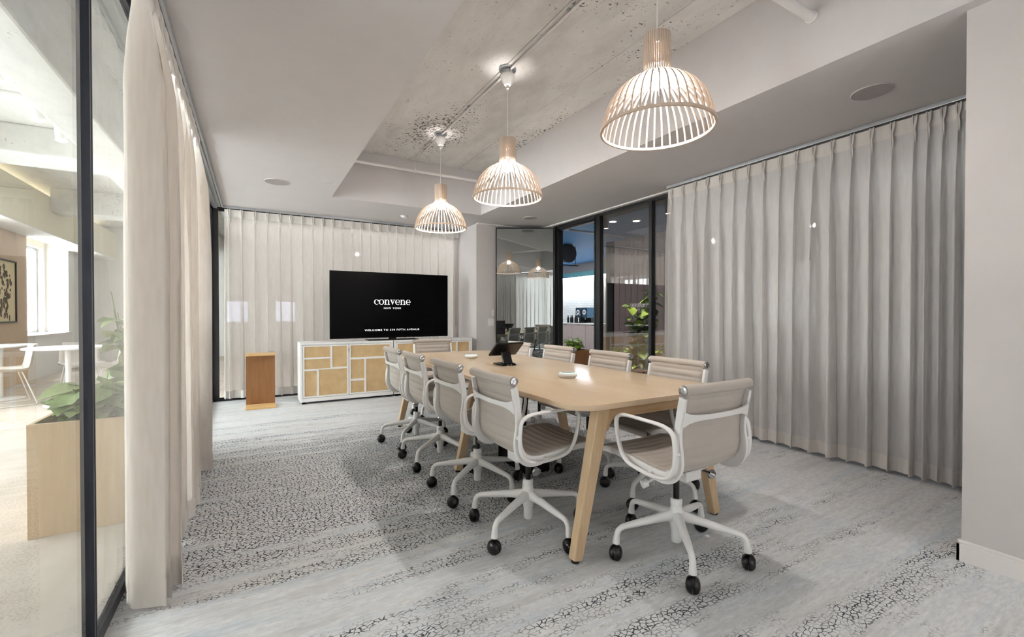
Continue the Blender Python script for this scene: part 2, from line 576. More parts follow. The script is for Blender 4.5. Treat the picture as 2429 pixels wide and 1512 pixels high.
def spline(pts, n, closed=False):
    """Catmull-Rom through the points, n samples per span"""
    P = [Vector(p) for p in pts]
    N = len(P)
    out = []
    for i in range(N if closed else N - 1):
        if closed:
            p0, p1, p2, p3 = P[i - 1], P[i], P[(i + 1) % N], P[(i + 2) % N]
        else:
            p1, p2 = P[i], P[i + 1]
            p0 = P[i - 1] if i else p1 * 2 - p2
            p3 = P[i + 2] if i + 2 < N else p2 * 2 - p1
        for k in range(n):
            t = k / n
            out.append(0.5 * ((2 * p1) + (p2 - p0) * t + (2 * p0 - 5 * p1 + 4 * p2 - p3) * t * t + (3 * p1 - p0 - 3 * p2 + p3) * t ** 3))
    if not closed:
        out.append(P[-1])
    return out

# ------------------------------------------------------------------ the room shell
XL, XG, YB, YN, ZC, ZT = -0.49, 4.22, 7.12, -1.30, 2.59, 3.20
CX0, CX1, CY0, CY1 = 0.825, 2.83, -0.70, 5.80

struct('floor', MB().box(XL, XG, YN, YB, -0.03, 0.0), 'carpet', 'grey streaked carpet with dark crackle pattern in the meeting room', 'floor')
fl = MB().box(-3.95, XL, -2.0, 14.6, -0.03, 0.0).box(XL, XG, YB, 14.6, -0.03, 0.0)
struct('floor', fl, 'lfloor', 'pale polished concrete floor of the lounge beyond the glass', 'floor')
struct('floor', MB().box(XG, 10.0, -1.5, 14.6, -0.03, 0.0), 'cfloor', 'pale grey floor of the corridor beyond the open door', 'floor')

soff = MB()
soff.box(XL, CX0, YN, YB, ZC, 3.32)
soff.box(CX1, XG, YN, YB, ZC, 3.32)
soff.box(CX0, CX1, CY1, YB, ZC, 3.32)
soff.box(CX0, CX1, YN, CY0, ZC, 3.32)
struct('ceiling', soff, 'ceiling', 'smooth white dropped ceiling around the raised concrete recess', 'ceiling')
slab = struct('ceiling', MB().box(CX0, CX1, CY0, CY1, ZT + 0.03, 3.32), 'concrete', 'rough board-marked concrete slab up inside the ceiling recess', 'ceiling')
bx = CX0
wid = [0.30, 0.36, 0.31, 0.35, 0.34, 0.345]
for i, w in enumerate(wid):
    dz = [0.0, 0.006, 0.002, 0.009, 0.003, 0.007][i]
    part('concrete_board', MB().box(bx + 0.001, min(bx + w, CX1) - 0.001, CY0, CY1, ZT - dz + 0.006, ZT + 0.032), 'concrete', slab, bevel=0.003)
    bx += w
lc = MB().box(-3.95, XL, -2.0, 14.6, 3.30, 3.42).box(XL, XG, YB, 14.6, 3.0, 3.42)
struct('ceiling', lc, 'concrete_l', 'white painted rough concrete ceiling over the lounge', 'ceiling')
for (x0, x1, y0, y1, z0, lab) in ((-1.42, -1.08, -2.0, 14.6, 2.72, 'deep rough concrete beam running along the lounge ceiling near the glass'),
                                  (-2.96, -1.42, 7.1, 7.75, 2.98, 'concrete cross beam spanning the lounge ceiling beyond the spotlights'),
                                  (-2.96, -1.42, 10.4, 10.9, 2.9, 'furthest concrete cross beam of the lounge ceiling by the window')):
    struct('trim_1', MB().box(x0, x1, y0, y1, z0, 3.30), 'concrete_l', lab, 'beam', bevel=0.02)

# white column by the television, wall behind the open glass door, white wall at the right edge
struct('wall_back', MB().box(3.03, XG, 6.37, YB, 0, ZC), 'wall', 'white wall and column between the television and the open glass door', 'wall')
struct('wall_right', MB().box(2.90, 3.06, YN, 0.76, 0, ZC), 'wall', 'plain white wall end at the right edge of the picture', 'wall')
bb = MB().box(2.884, 2.90, YN, 0.776, 0, 0.085).box(2.889, 2.90, YN, 0.771, 0.085, 0.10).box(2.884, 3.076, 0.76, 0.776, 0, 0.085)
struct('baseboard_right', bb, 'trimw', 'white baseboard along the foot of the right wall end', 'baseboard', bevel=0.003)
struct('wall_near', MB().box(3.06, XG, YN - 0.1, YN, 0, ZC), 'wall', 'white wall closing the niche behind the right wall end', 'wall')

# light strips of trim where the ceiling meets the glass
struct('trim_2', MB().box(XG - 0.10, XG - 0.04, 3.3, 6.37, ZC - 0.018, ZC), 'trimw', 'white ceiling trim strip above the glass by the door', 'trim')
struct('trim_3', MB().box(3.03, XG - 0.10, 6.30, 6.37, ZC - 0.014, ZC), 'trimw', 'white ceiling trim strip above the open glass door', 'trim')

# ---- glass partitions (each window: frame members and panes are its parts)
def partition(name, label, a, b, posts, panes_mat, frame_mat, ztop=ZC, sill=0.045, head=0.05, depth=0.05):
    """glazed wall from a to b on the floor plan; posts: list of (distance, width)"""
    ax, ay = a; bx_, by = b
    L = math.hypot(bx_ - ax, by - ay)
    g = sgroup(name, label, 'window', (ax, ay, 0), math.atan2(by - ay, bx_ - ax))
    part('sill_rail', MB().box(0, L, -depth / 2, depth / 2, 0, sill), frame_mat, g, bevel=0.003)
    part('head_rail', MB().box(0, L, -depth / 2, depth / 2, ztop - head, ztop), frame_mat, g, bevel=0.003)
    edges = []
    for d, w in posts:
        part('post', MB().box(d - w / 2, d + w / 2, -depth / 2 - 0.003, depth / 2 + 0.003, 0.001, ztop - 0.001), frame_mat, g, bevel=0.003)
        edges.append((d - w / 2, d + w / 2))
    edges.sort()
    for (p, q) in zip(edges[:-1], edges[1:]):
        if q[0] - p[1] > 0.1:
            part('pane', MB().box(p[1], q[0], -0.005, 0.005, sill, ztop - head), panes_mat, g)
    return g

w1 = partition('window_1', 'full height glass wall on the left with dark slate posts', (XL, YN), (XL, YB), [(0.03, 0.05), (1.75, 0.03), (3.318, 0.014), (3.338, 0.010), (5.6, 0.022), (7.63, 0.018), (8.39, 0.06)], 'glass', 'frame_s', depth=0.028)
part('head_liner', MB().box(0.05, 8.36, -0.075, -0.03, ZC - 0.03, ZC - 0.001), 'alu', w1, bevel=0.003)
w2 = partition('window_2', 'glass wall behind the television curtain with black corner post', (XL, YB), (3.03, YB), [(0.03, 0.11), (1.72, 0.014), (3.49, 0.05)], 'glass', 'frame')
w3 = partition('window_3', 'dark framed reflective glass wall to the right of the doorway', (XG, 0.3), (XG, 4.90), [(0.02, 0.04), (1.5, 0.045), (2.6, 0.045), (3.58, 0.045), (4.54, 0.085)], 'glass_r', 'frame', depth=0.07)
w4 = partition('window_4', 'glass wall opposite the television behind the photographer', (2.90, YN), (XL, YN), [(0.02, 0.04), (1.13, 0.04), (2.26, 0.04), (3.36, 0.04)], 'glass', 'frame_s')

# doorway between hinge post and glass, then the open leaf
dw = sgroup('door_1', 'black frame of the open doorway to the pantry corridor', 'door frame', (XG, 4.90, 0))
part('jamb', MB().box(-0.045, 0.045, 0.90, 1.00, 0, ZC - 0.02), 'frame', dw, bevel=0.003)
part('jamb', MB().box(-0.03, 0.05, 0.87, 0.90, 0, 2.50), 'frame', dw, bevel=0.003)
part('jamb', MB().box(-0.03, 0.05, 0.005, 0.03, 0, 2.50), 'frame', dw, bevel=0.003)
part('head_rail', MB().box(-0.045, 0.045, 0.0, 0.90, 2.52, ZC - 0.02), 'frame', dw, bevel=0.003)
part('head_stop', MB().box(-0.02, 0.05, 0.03, 0.87, 2.49, 2.52), 'frame', dw, bevel=0.003)
part('corner_post', MB().box(-0.06, 0.05, 1.00, 1.47, 0, ZC), 'wall', dw)

hx, hy = XG - 0.05, 5.845
ex, ey = 3.345, 6.315
LW = math.hypot(ex - hx, ey - hy)
leaf = sgroup('door_2', 'glass door leaf swung open with thin black frame mirroring the room', 'door', (hx, hy, 0), math.atan2(ey - hy, ex - hx))
part('pane', MB().box(0.035, LW - 0.02, -0.006, 0.006, 0.06, 2.525), 'glass_d', leaf)
part('stile', MB().box(0, 0.035, -0.022, 0.022, 0.012, 2.545), 'frame', leaf, bevel=0.002)
part('stile', MB().box(LW - 0.02, LW, -0.022, 0.022, 0.012, 2.545), 'frame', leaf, bevel=0.002)
part('rail', MB().box(0.035, LW - 0.02, -0.022, 0.022, 2.525, 2.545), 'frame', leaf, bevel=0.002)
part('rail', MB().box(0.035, LW - 0.02, -0.022, 0.022, 0.012, 0.06), 'frame', leaf, bevel=0.002)
lk = part('lock_plate', MB().box(LW - 0.15, LW - 0.005, -0.03, 0.03, 0.84, 1.06), 'blackm', leaf, bevel=0.004)
part('lever_handle', MB().cyl((LW - 0.05, 0.03, 0.95), (LW - 0.05, 0.075, 0.95), 0.011).tube([(LW - 0.05, 0.07, 0.95), (LW - 0.12, 0.072, 0.95), (LW - 0.20, 0.072, 0.95)], 0.009), 'blackm', lk, True)

# ------------------------------------------------------------------ curtains
def curtain(name, label, a, b, side, pleats, amp, mat, z0=0.03, z1=ZC - 0.046, drop=0.25, seed=1, band='curt_h', rag=0.5, group=None, headw=0.10, hem=0.10, rows=16, per=12, drift=0.0, tuck=False):
    """pinch-pleated cloth from a to b (plan), folds bulging towards `side` (+1 left of the direction)"""
    rnd = random.Random(seed)
    ax, ay = a; bx_, by = b
    L = math.hypot(bx_ - ax, by - ay)
    ang = math.atan2(by - ay, bx_ - ax)
    g = thing(name, label, 'curtain', (ax, ay, 0), ang, group)
    ps = [0.0] + list(pleats) + [L]
    n = len(ps)
    ak = [amp * (1 - rag + 2 * rag * rnd.random()) for _ in range(n)]
    ph = [rnd.uniform(-1, 1) for _ in range(n)]
    S = []
    for k in range(n - 1):
        for j in range(per):
            S.append((k, j / per))
    S.append((n - 2, 1.0))
    def pt(k, f, z, push=0.0):
        t = (z1 - z) / (z1 - z0)
        s_ = ps[k] + (ps[k + 1] - ps[k]) * f
        gap = ps[k + 1] - ps[k]
        grow = 0.10 + 0.90 * min(1.0, max(0.0, (t - 0.03) / drop)) ** 0.7
        A = (ak[k] * (1 - f) + ak[k + 1] * f) * grow
        w = math.cos(2 * PI * f)
        w = math.copysign(abs(w) ** 0.8, w)
        if tuck:
            d_ = min(f, 1 - f)
            w = 1.9 * math.exp(-(d_ / 0.15) ** 2) - 0.35
        y = A * w
        y += A * 0.35 * math.sin(2 * PI * f * 2 + ph[k] * 2) * min(1, t * 2.5)
        s2 = s_ + gap * 0.24 * math.sin(2 * PI * f) * -1 * grow
        s2 += drift * t * ph[k] * gap * math.sin(PI * f)
        y += 0.012 * math.sin(3.1 * s_ + seed) * t
        zz = z
        return (s2, side * (y + push), zz)
    def surf(za, zb, nr, push, scal):
        mb = MB()
        m = len(S)
        vs, fs = [], []
        for r in range(nr + 1):
            z = za + (zb - za) * r / nr
            for (k, f) in S:
                vs.append(pt(k, f, z, push))
        for r in range(nr):
            for i in range(m - 1):
                fs.append((r * m + i, r * m + i + 1, (r + 1) * m + i + 1, (r + 1) * m + i))
        return mb.add(vs, fs)
    part('cloth', surf(z1, z0, rows, 0.0, 1), mat, g, 'all')
    part('header_band', surf(z1 + 0.004, z1 - headw, 3, 0.004, 1), band, g, 'all')
    part('hem', surf(z0 + hem, z0 - 0.004, 3, 0.004, 1), band, g, 'all')
    # pinched pleats: two little rolls tied together under the heading
    pm = MB()
    for sx in (-1, 1):
        pm.tube([(sx * 0.011, 0.006, 0.012), (sx * 0.012, 0.016, -0.02), (sx * 0.009, 0.022, -0.055), (sx * 0.003, 0.020, -0.085), (sx * 0.007, 0.020, -0.12), (sx * 0.005, 0.008, -0.18)], [0.005, 0.008, 0.008, 0.005, 0.007, 0.002], 6)
    me = pm.mesh('pleat', True)
    if side < 0:
        for v in me.vertices:
            v.co.y = -v.co.y
    for p in pleats:
        link('pleat', me, band, g, (p, 0, z1 - 0.002))
    return g

def steps(x, end, dists):
    out = []
    i = 0
    while True:
        x += dists[min(i, len(dists) - 1)]
        i += 1
        if x >= end - 0.02:
            return out
        out.append(x)

# right: from the glass end (Y 3.445) towards the camera, gathered at the near end
rp = steps(0.0, 3.0, [0.05] + [0.150] * 3 + [0.145] * 5 + [0.135] * 4 + [0.125] * 3 + [0.075] * 3 + [0.05] * 30)
curtain('curtain', 'long pale grey sheer curtain along the right wall, gathered at its near end', (4.0, 3.445), (4.0, 0.62), -1, [p for p in rp if p < 2.80], 0.036, 'curt_r', seed=3, drift=0.5, z0=0.035, tuck=True, per=16, rag=0.35)
curtain('curtain', 'cream sheer curtain hung behind the television and rattan sideboards', (-0.33, 6.985), (2.985, 6.985), -1, steps(0.0, 3.315, [0.05, .145, .15, .148, .15, .142, .145, .135]), 0.026, 'curt_b', seed=5, z0=0.05, drift=0.4, tuck=True, per=14, rag=0.4)
lp = steps(0.0, 2.0, [0.05, 0.09, 0.12, 0.10, 0.15, 0.13, 0.16])
curtain('curtain', 'heavy cream curtain bunched beside the glass wall on the left', (-0.375, 2.20), (-0.375, 4.22), -1, lp, 0.062, 'curt_l', seed=11, z0=0.02, rag=0.55, per=16, drift=1.0, drop=0.15)
curtain('curtain', 'unseen curtain added along the left glass to cut light on the right wall', (-0.375, -1.05), (-0.375, 0.92), -1, steps(0.0, 1.97, [0.06, 0.15]), 0.04, 'curt_n', seed=9, z0=0.04, per=8, rows=8)  # added behind the camera to shade the right wall end
curtain('curtain', 'sheer curtain behind the camera, seen only mirrored in the glass door', (2.80, YN + 0.16), (-0.40, YN + 0.16), -1, steps(0.0, 3.2, [0.06, 0.15]), 0.035, 'curt_n', seed=8, z0=0.04, per=8, rows=8)

for (nm, x0, x1, y0, y1, lab) in (('curtain_track', -0.385, -0.345, 2.0, 6.95, 'white curtain track on the ceiling along the left glass wall'),
                                  ('curtain_track', -0.35, 3.0, 6.965, 7.005, 'white curtain track on the ceiling above the television curtain'),
                                  ('curtain_track', 3.98, 4.02, 0.5, 3.46, 'white curtain track above the long right hand curtain')):
    mb = MB().box(x0, x1, y0, y1, ZC - 0.028, ZC)
    tk = thing(nm, lab, 'curtain track')
    part('rail', mb, 'alu', tk, bevel=0.003)
    if x1 - x0 < 1:
        part('slot', MB().box((x0 + x1) / 2 - 0.006, (x0 + x1) / 2 + 0.006, y0, y1, ZC - 0.0295, ZC - 0.027), 'vent', tk)
    else:
        part('slot', MB().box(x0, x1, (y0 + y1) / 2 - 0.006, (y0 + y1) / 2 + 0.006, ZC - 0.0295, ZC - 0.027), 'vent', tk)

# ------------------------------------------------------------------ lounge beyond the left and back glass
def wall_x(name, X0, X1, y0, y1, z0, z1, holes, mat, label, frame='white', glassy=True):
    """wall slab along Y with rectangular openings (ya, yb, za, zb), each with a frame, a mullion and a pane"""
    g = sgroup(name, label, 'wall')
    mb = MB()
    y = y0
    for (ya, yb, za, zb) in sorted(holes):
        mb.box(X0, X1, y, ya, z0, z1)
        mb.box(X0, X1, ya, yb, z0, za)
        if zb < z1:
            mb.box(X0, X1, ya, yb, zb, z1)
        y = yb
    mb.box(X0, X1, y, y1, z0, z1)
    part('masonry', mb, mat, g)
    for (ya, yb, za, zb) in holes:
        xm = X0 + 0.06
        f = MB().box(xm, xm + 0.05, ya, ya + 0.05, za, zb).box(xm, xm + 0.05, yb - 0.05, yb, za, zb)
        f.box(xm, xm + 0.05, ya + 0.05, yb - 0.05, za, za + 0.05).box(xm, xm + 0.05, ya + 0.05, yb - 0.05, zb - 0.05, zb)
        w = part('window_frame', f, frame, g)
        part('pane', MB().box(xm + 0.02, xm + 0.028, ya + 0.05, yb - 0.05, za + 0.05, zb - 0.05), 'glass', w)
    return g

holes = [(y, y + 1.5, 0.79, 2.5) for y in (2.0, 3.8, 5.6, 7.2)]
wall_x('wall_left', -3.75, -3.4, -2.0, 8.95, 0, 3.30, holes, 'wallw', 'white window wall on the far side of the lounge')
wl = sgroup('wall_left', 'tan painted wall section of the lounge carrying the framed picture', 'wall')
part('masonry', MB().box(-3.75, -3.4, 8.95, 10.9, 0, 3.30), 'tan', wl)
wall_x('wall_left', -3.95, -3.75, 10.9, 12.9, 0, 3.30, [(11.0, 12.8, 0.79, 2.5)], 'wallw', 'deep white window bay of the lounge beside the framed picture', 'alu')
wl = sgroup('wall_left', 'white lounge wall between the window bay and the far corner', 'wall')
part('masonry', MB().box(-3.95, -3.4, 12.9, 14.6, 0, 3.30), 'wallw', wl)
sw = sgroup('window_5', 'white window ledge and parapet below the lounge window bay', 'window ledge')
part('parapet', MB().box(-3.75, -3.4, 10.9, 12.9, 0, 0.76), 'wallw', sw)
part('ledge', MB().box(-3.75, -3.34, 10.9, 12.9, 0.76, 0.79), 'trimw', sw, bevel=0.004)
cv = sgroup('trim_4', 'bulkhead over the lounge windows, its cream colour imitating warm cove light', 'bulkhead')
part('bulkhead', MB().box(-3.4, -2.96, -2.0, 14.6, 2.52, 3.14), 'cream', cv)
part('cove_strip', MB().box(-3.25, -3.20, 4.0, 14.0, 3.14, 3.155), 'ledy', cv)
part('soffit_board', MB().box(-3.4, -2.95, -2.0, 14.6, 2.505, 2.52), 'wallw', cv)
# far wall with two small bright windows
fw = sgroup('wall_far', 'white far wall of the lounge with two small bright windows', 'wall')
mb = MB()
xs = [(-0.68, -0.12), (0.52, 1.08)]
x = -3.95
for (xa, xb) in xs:
    mb.box(x, xa, 14.6, 14.75, 0, 3.30).box(xa, xb, 14.6, 14.75, 0, 0.92).box(xa, xb, 14.6, 14.75, 1.55, 3.30)
    x = xb
mb.box(x, XG, 14.6, 14.75, 0, 3.30)
part('masonry', mb, 'wallw', fw)
for (xa, xb) in xs:
    f = MB().box(xa, xa + 0.03, 14.62, 14.66, 0.92, 1.55).box(xb - 0.03, xb, 14.62, 14.66, 0.92, 1.55).box(xa + 0.03, xb - 0.03, 14.62, 14.66, 0.92, 0.95).box(xa + 0.03, xb - 0.03, 14.62, 14.66, 1.52, 1.55)
    w = part('window_frame', f, 'white', fw)
    part('pane', MB().box(xa + 0.03, xb - 0.03, 14.635, 14.642, 0.95, 1.52), 'glass_t', w)
struct('wall_lounge', MB().box(XG - 0.02, XG + 0.10, YB, 14.6, 0, 3.30), 'wallw', 'white wall dividing the back lounge from the pantry corridor', 'wall')
struct('wall_near', MB().box(-3.75, XL, -2.1, -2.0, 0, 3.30), 'wallw', 'white end wall of the lounge behind the camera', 'wall')

for (x, lab) in ((0.2, 'added ceiling light panel behind the television curtain, left one'), (1.5, 'added ceiling light panel behind the television curtain, middle one'), (2.8, 'added ceiling light panel behind the television curtain, right one')):
    d = thing('ceiling_light', lab, 'light', (x, 7.75, 3.0), 0, 'added lounge ceiling light panels')  # added out of view to brighten the back of the television curtain
    part('diffuser', MB().box(-0.45, 0.45, -0.15, 0.15, -0.03, -0.02), 'panelglow', d)
    part('housing', MB().box(-0.47, 0.47, -0.17, 0.17, -0.02, 0.0), 'whitep', d)
# framed picture (a plain generic figure study in ink blots on cream paper)
fp = thing('framed_picture', 'black framed ink portrait on cream paper hanging on the tan wall', 'picture', (-3.398, 9.85, 1.525))
part('paper', MB().box(0.0, 0.012, -0.56, 0.56, -0.48, 0.48), 'paper', fp)
fm = MB().box(0, 0.03, -0.58, -0.555, -0.5, 0.5).box(0, 0.03, 0.555, 0.58, -0.5, 0.5).box(0, 0.03, -0.555, 0.555, 0.475, 0.5).box(0, 0.03, -0.555, 0.555, -0.5, -0.475)
part('frame', fm, 'black', fp, bevel=0.002)
rr = random.Random(4)
ink = MB()
for i in range(60):
    a = rr.uniform(0, 2 * PI); q = rr.random() ** 0.5
    yy, zz = 0.12 + 0.30 * q * math.cos(a), 0.10 + 0.30 * q * math.sin(a)
    s_ = rr.uniform(0.02, 0.05)
    pol = [(yy + s_ * rr.uniform(0.6, 1.2) * math.cos(2 * PI * k / 8), zz + s_ * rr.uniform(0.6, 1.2) * math.sin(2 * PI * k / 8)) for k in range(8)]
    ink.prism(pol, 0.012, 0.0124 + i * 1e-5, 'yzx')
for i in range(14):
    yy, zz = 0.18 + rr.uniform(-0.16, 0.2), -0.28 + rr.uniform(-0.16, 0.1)
    pol = [(yy + 0.03 * rr.uniform(0.4, 1.2) * math.cos(2 * PI * k / 7), zz + 0.07 * rr.uniform(0.5, 1.2) * math.sin(2 * PI * k / 7)) for k in range(7)]
    ink.prism(pol, 0.012, 0.0124 + i * 1e-5, 'yzx')
part('ink_drawing', ink, 'ink', fp)

# spotlights hanging under the lounge ceiling, and a pipe
for i, (x, y, lab) in enumerate(((-1.60, 4.60, 'nearest white cylinder spotlight on the lounge ceiling'), (-1.60, 5.36, 'middle white cylinder spotlight of three on the lounge ceiling'), (-1.60, 5.88, 'furthest white cylinder spotlight of three on the lounge ceiling'))):
    s = thing('ceiling_spotlight', lab, 'spotlight', (x, y, 2.95), 0, 'lounge ceiling spotlights')
    d = Vector((0.10, -0.12, -0.95)).normalized()
    a = Vector((0, 0, 0.08)); b = a + d * 0.21
    part('body', MB().cyl(a, b, 0.045, 20), 'whitep', s, True)
    part('lens', MB().cyl(b, b + d * 0.004, 0.036, 20), 'spot', s, True)
    part('stem', MB().cyl((0, 0, 0.07), (0, 0, 0.345), 0.008), 'whitep', s, True)
tag(part('water_pipe', MB().cyl((-2.96, 5.05, 2.90), (-1.42, 5.05, 2.90), 0.03), 'whitep', None, True), 'white pipe crossing the lounge ceiling between the spotlights', 'pipe')

# lounge furniture
def lounge_table(loc, r, label):
    t = thing('lounge_table', label, 'table', loc)
    part('table_top', MB().lathe([(r - 0.012, 0.72), (r, 0.728), (r, 0.738), (r - 0.006, 0.745)], 40), 'tabw', t, True)
    part('pedestal', MB().lathe([(0.03, 0.02), (0.028, 0.4), (0.035, 0.70), (0.12, 0.72)], 20), 'white', t, True)
    part('foot', MB().lathe([(0.24, 0.0), (0.24, 0.01), (0.03, 0.022)], 32), 'white', t, True)
lounge_table((-2.08, 7.86, 0), 0.42, 'round white lounge table beyond the planter')
lounge_table((-3.0, 8.75, 0), 0.36, 'round white lounge table nearest the picture wall')

def shell_mesh():
    prof = spline([(0.22, 0.425), (0.15, 0.445), (0.0, 0.435), (-0.13, 0.44), (-0.19, 0.49), (-0.215, 0.60), (-0.24, 0.76)], 4)
    mb = MB()
    nx = 8
    vs, fs = [], []
    for layer in (0, 1):
        for i, p in enumerate(prof):
            t = i / (len(prof) - 1)
            w = 0.23 if t < 0.5 else 0.23 - 0.02 * (t - 0.5) * 2
            if t > 0.93: w -= 0.03
            if t < 0.07: w -= 0.03
            for j in range(nx + 1):
                u = j / nx * 2 - 1
                cup = 0.045 * u * u
                y, z = p[0], p[1]
                if t < 0.55: z += cup
                else: y += cup
                vs.append((u * w, y + (0 if layer == 0 else -0.004), z - (0.009 if layer else 0)))
    m = nx + 1; n = len(prof)
    for layer in (0, 1):
        o = layer * m * n
        for i in range(n - 1):
            for j in range(nx):
                fs.append((o + i * m + j, o + i * m + j + 1, o + (i + 1) * m + j + 1, o + (i + 1) * m + j))
    for i in range(n - 1):
        for j in (0, nx):
            fs.append((i * m + j, (i + 1) * m + j, m * n + (i + 1) * m + j, m * n + i * m + j))
    for j in range(nx):
        for i in (0, n - 1):
            fs.append((i * m + j, i * m + j + 1, m * n + i * m + j + 1, m * n + i * m + j))
    return mb.add(vs, fs).mesh('shell', 'all')
SH = shell_mesh()
def sled(sx):
    pts = [(sx * 0.17, 0.13, 0.425), (sx * 0.23, 0.20, 0.02), (sx * 0.23, 0.19, 0.009), (sx * 0.23, -0.21, 0.009), (sx * 0.23, -0.22, 0.02), (sx * 0.17, -0.10, 0.425)]
    return MB().tube(pts, 0.007, 8)
def lounge_chair(loc, rz, label):
    c = thing('lounge_chair', label, 'chair', loc, rz, 'lounge chairs')
    link('shell', SH, 'shell', c)
    for sx in (-1, 1):
        part('sled_leg', sled(sx), 'white', c, True)
    part('cross_bar', MB().cyl((-0.17, 0.13, 0.422), (0.17, 0.13, 0.422), 0.007).cyl((-0.17, -0.1, 0.422), (0.17, -0.1, 0.422), 0.007), 'white', c, True)
    return c
lounge_chair((-2.14, 8.62, 0), math.radians(-160), 'grey shell lounge chair tucked behind the round white lounge table')
lounge_chair((-2.72, 8.15, 0), math.radians(115), 'grey shell lounge chair between the two white lounge tables')
lounge_chair((-1.62, 8.30, 0), math.radians(150), 'grey shell lounge chair at the right of the white lounge table')

# ------------------------------------------------------------------ plants
def leaf_mesh(name, heart=True, fold=0.25):
    """heart-shaped leaf lying along +Y, tip at y=1"""
    L = [(0.0, 0.0), (0.22, 0.30), (0.5, 0.40), (0.78, 0.26), (1.0, 0.0)]
    mb = MB()
    vs = []
    for y, w in L:
        yy = y - (0.10 if heart and 0 < w and y < 0.3 else 0)
        droop = -0.30 * y * y
        vs += [(-w, yy, droop + fold * w), (0, y, droop), (w, yy, droop + fold * w)]
    fs = []
    for i in range(len(L) - 1):
        a = i * 3
        fs += [(a, a + 1, a + 4, a + 3), (a + 1, a + 2, a + 5, a + 4)]
    low = [(x, y, z - 0.012) for x, y, z in vs]
    m = len(vs)
    mb.add(vs + low, fs + [tuple(i + m for i in reversed(f)) for f in fs])
    return mb.mesh(name, 'all')
LEAF = {k: leaf_mesh('leaf_' + k) for k in ('leaf', 'leaf2', 'leaf3', 'leaf4')}
def plant(name, label, loc, n, spread, height, size, mats, seed, stems=7, group=None, lean=(0, 0)):
    rnd = random.Random(seed)
    p = thing(name, label, 'plant', loc, 0, group)
    for s_ in range(stems):
        a = rnd.uniform(0, 2 * PI)
        h = height * rnd.uniform(0.45, 1.0)
        rx, ry = spread[0] * rnd.uniform(0.2, 1.0) * math.cos(a), spread[1] * rnd.uniform(0.2, 1.0) * math.sin(a)
        bx0, by0 = rx * 0.45, ry * 0.45
        pts = [Vector((bx0, by0, 0)), Vector((bx0 * 1.1, by0 * 1.1, h * 0.5)), Vector((rx * 0.9 + lean[0] * h, ry * 0.9 + lean[1] * h, h))]
        sp = spline(pts, 4)
        part('stem', MB().tube(sp, [0.007 - 0.004 * i / (len(sp) - 1) for i in range(len(sp))], 6), 'stem', p, True)
        for q in range(max(1, n // stems)):
            t = rnd.uniform(0.15, 1.0)
            pos = sp[min(len(sp) - 1, int(t * (len(sp) - 1)))] 
            mk = mats[int(rnd.random() * len(mats))]
            sc = size * rnd.uniform(0.65, 1.2)
            o = link('leaf', LEAF[mk], mk, p, pos)
            o.rotation_euler = (rnd.uniform(-0.5, 0.45), rnd.uniform(-0.4, 0.4), rnd.uniform(0, 2 * PI))
            o.scale = (sc, sc, sc)
    return p
def planter(name, label, x0, x1, y0, y1, h, mat):
    t = thing(name, label, 'planter', ((x0 + x1) / 2, (y0 + y1) / 2, 0))
    w, d = (x1 - x0) / 2, (y1 - y0) / 2
    th = 0.02
    part('side_panel', MB().box(-w, w, -d, -d + th, 0, h), mat, t, bevel=0.0015)
    part('side_panel', MB().box(-w, w, d - th, d, 0, h), mat, t, bevel=0.0015)
    part('side_panel', MB().box(-w, -w + th, -d + th, d - th, 0, h), mat, t, bevel=0.0015)
    part('side_panel', MB().box(w - th, w, -d + th, d - th, 0, h), mat, t, bevel=0.0015)
    part('soil', MB().box(-w + th, w - th, -d + th, d - th, 0.02, h - 0.03), 'soil', t)
    return t
planter('planter_box', 'pale oak planter box standing in the lounge against the left glass', -1.02, -0.56, 3.24, 4.60, 0.595, 'oak_p')
plant('potted_plant', 'broad leaved green plant spilling over the near end of the oak planter', (-0.80, 3.46, 0.565), 90, (0.24, 0.24), 0.24, 0.17, ['leaf', 'leaf4'], 21, 15)
plant('potted_plant', 'tall climbing green plant in the middle of the oak planter', (-0.74, 4.05, 0.565), 84, (0.15, 0.22), 0.95, 0.14, ['leaf', 'leaf4'], 33, 9)

# ------------------------------------------------------------------ corridor and pantry beyond the doorway
kw = sgroup('wall_pantry', 'white painted brick pantry wall lit from above', 'wall')
part('brick_face', MB().box(9.1, 9.25, 6.5, 14.6, 0, 2.34), 'brick', kw)
part('teal_band', MB().box(8.92, 9.25, 6.5, 14.6, 2.34, 2.50), 'teal', kw)
part('grey_bulkhead', MB().box(8.88, 9.25, 6.5, 14.6, 2.50, 2.75), 'grey', kw)
part('led_strip', MB().box(8.955, 8.985, 7.0, 14.2, 2.328, 2.34), 'ledw', kw)
struct('ceiling', MB().box(5.1, 9.25, -1.5, 14.6, 2.75, 2.85), 'kblue', 'blue painted ceiling of the pantry', 'ceiling')
struct('ceiling', MB().box(XG, 5.1, -1.5, 14.6, 2.75, 2.85), 'dark', 'dark ceiling of the corridor just outside the doorway', 'ceiling')
struct('wall_far', MB().box(XG, 9.25, 14.6, 14.75, 0, 2.75), 'wall', 'far end wall of the pantry corridor', 'wall')
struct('wall_near', MB().box(XG, 9.25, -1.6, -1.5, 0, 2.75), 'grey', 'near end wall of the corridor outside the right glass', 'wall')
struct('wall_pantry', MB().box(9.1, 9.25, -1.5, 6.5, 0, 2.75), 'grey', 'grey corridor wall behind the mauve panelling', 'wall')
pw = sgroup('wall_panelled', 'mauve vertical board wall seen through the right glass', 'wall', (6.8, 2.0, 0))
for i in range(31):
    part('panel_board', MB().box(0, 0.10, i * 0.172 + 0.004, (i + 1) * 0.172 - 0.004, 0, 2.75), 'panel', pw, bevel=0.003)
part('backing', MB().box(0.1, 0.16, 0, 5.33, 0, 2.75), 'dark', pw)
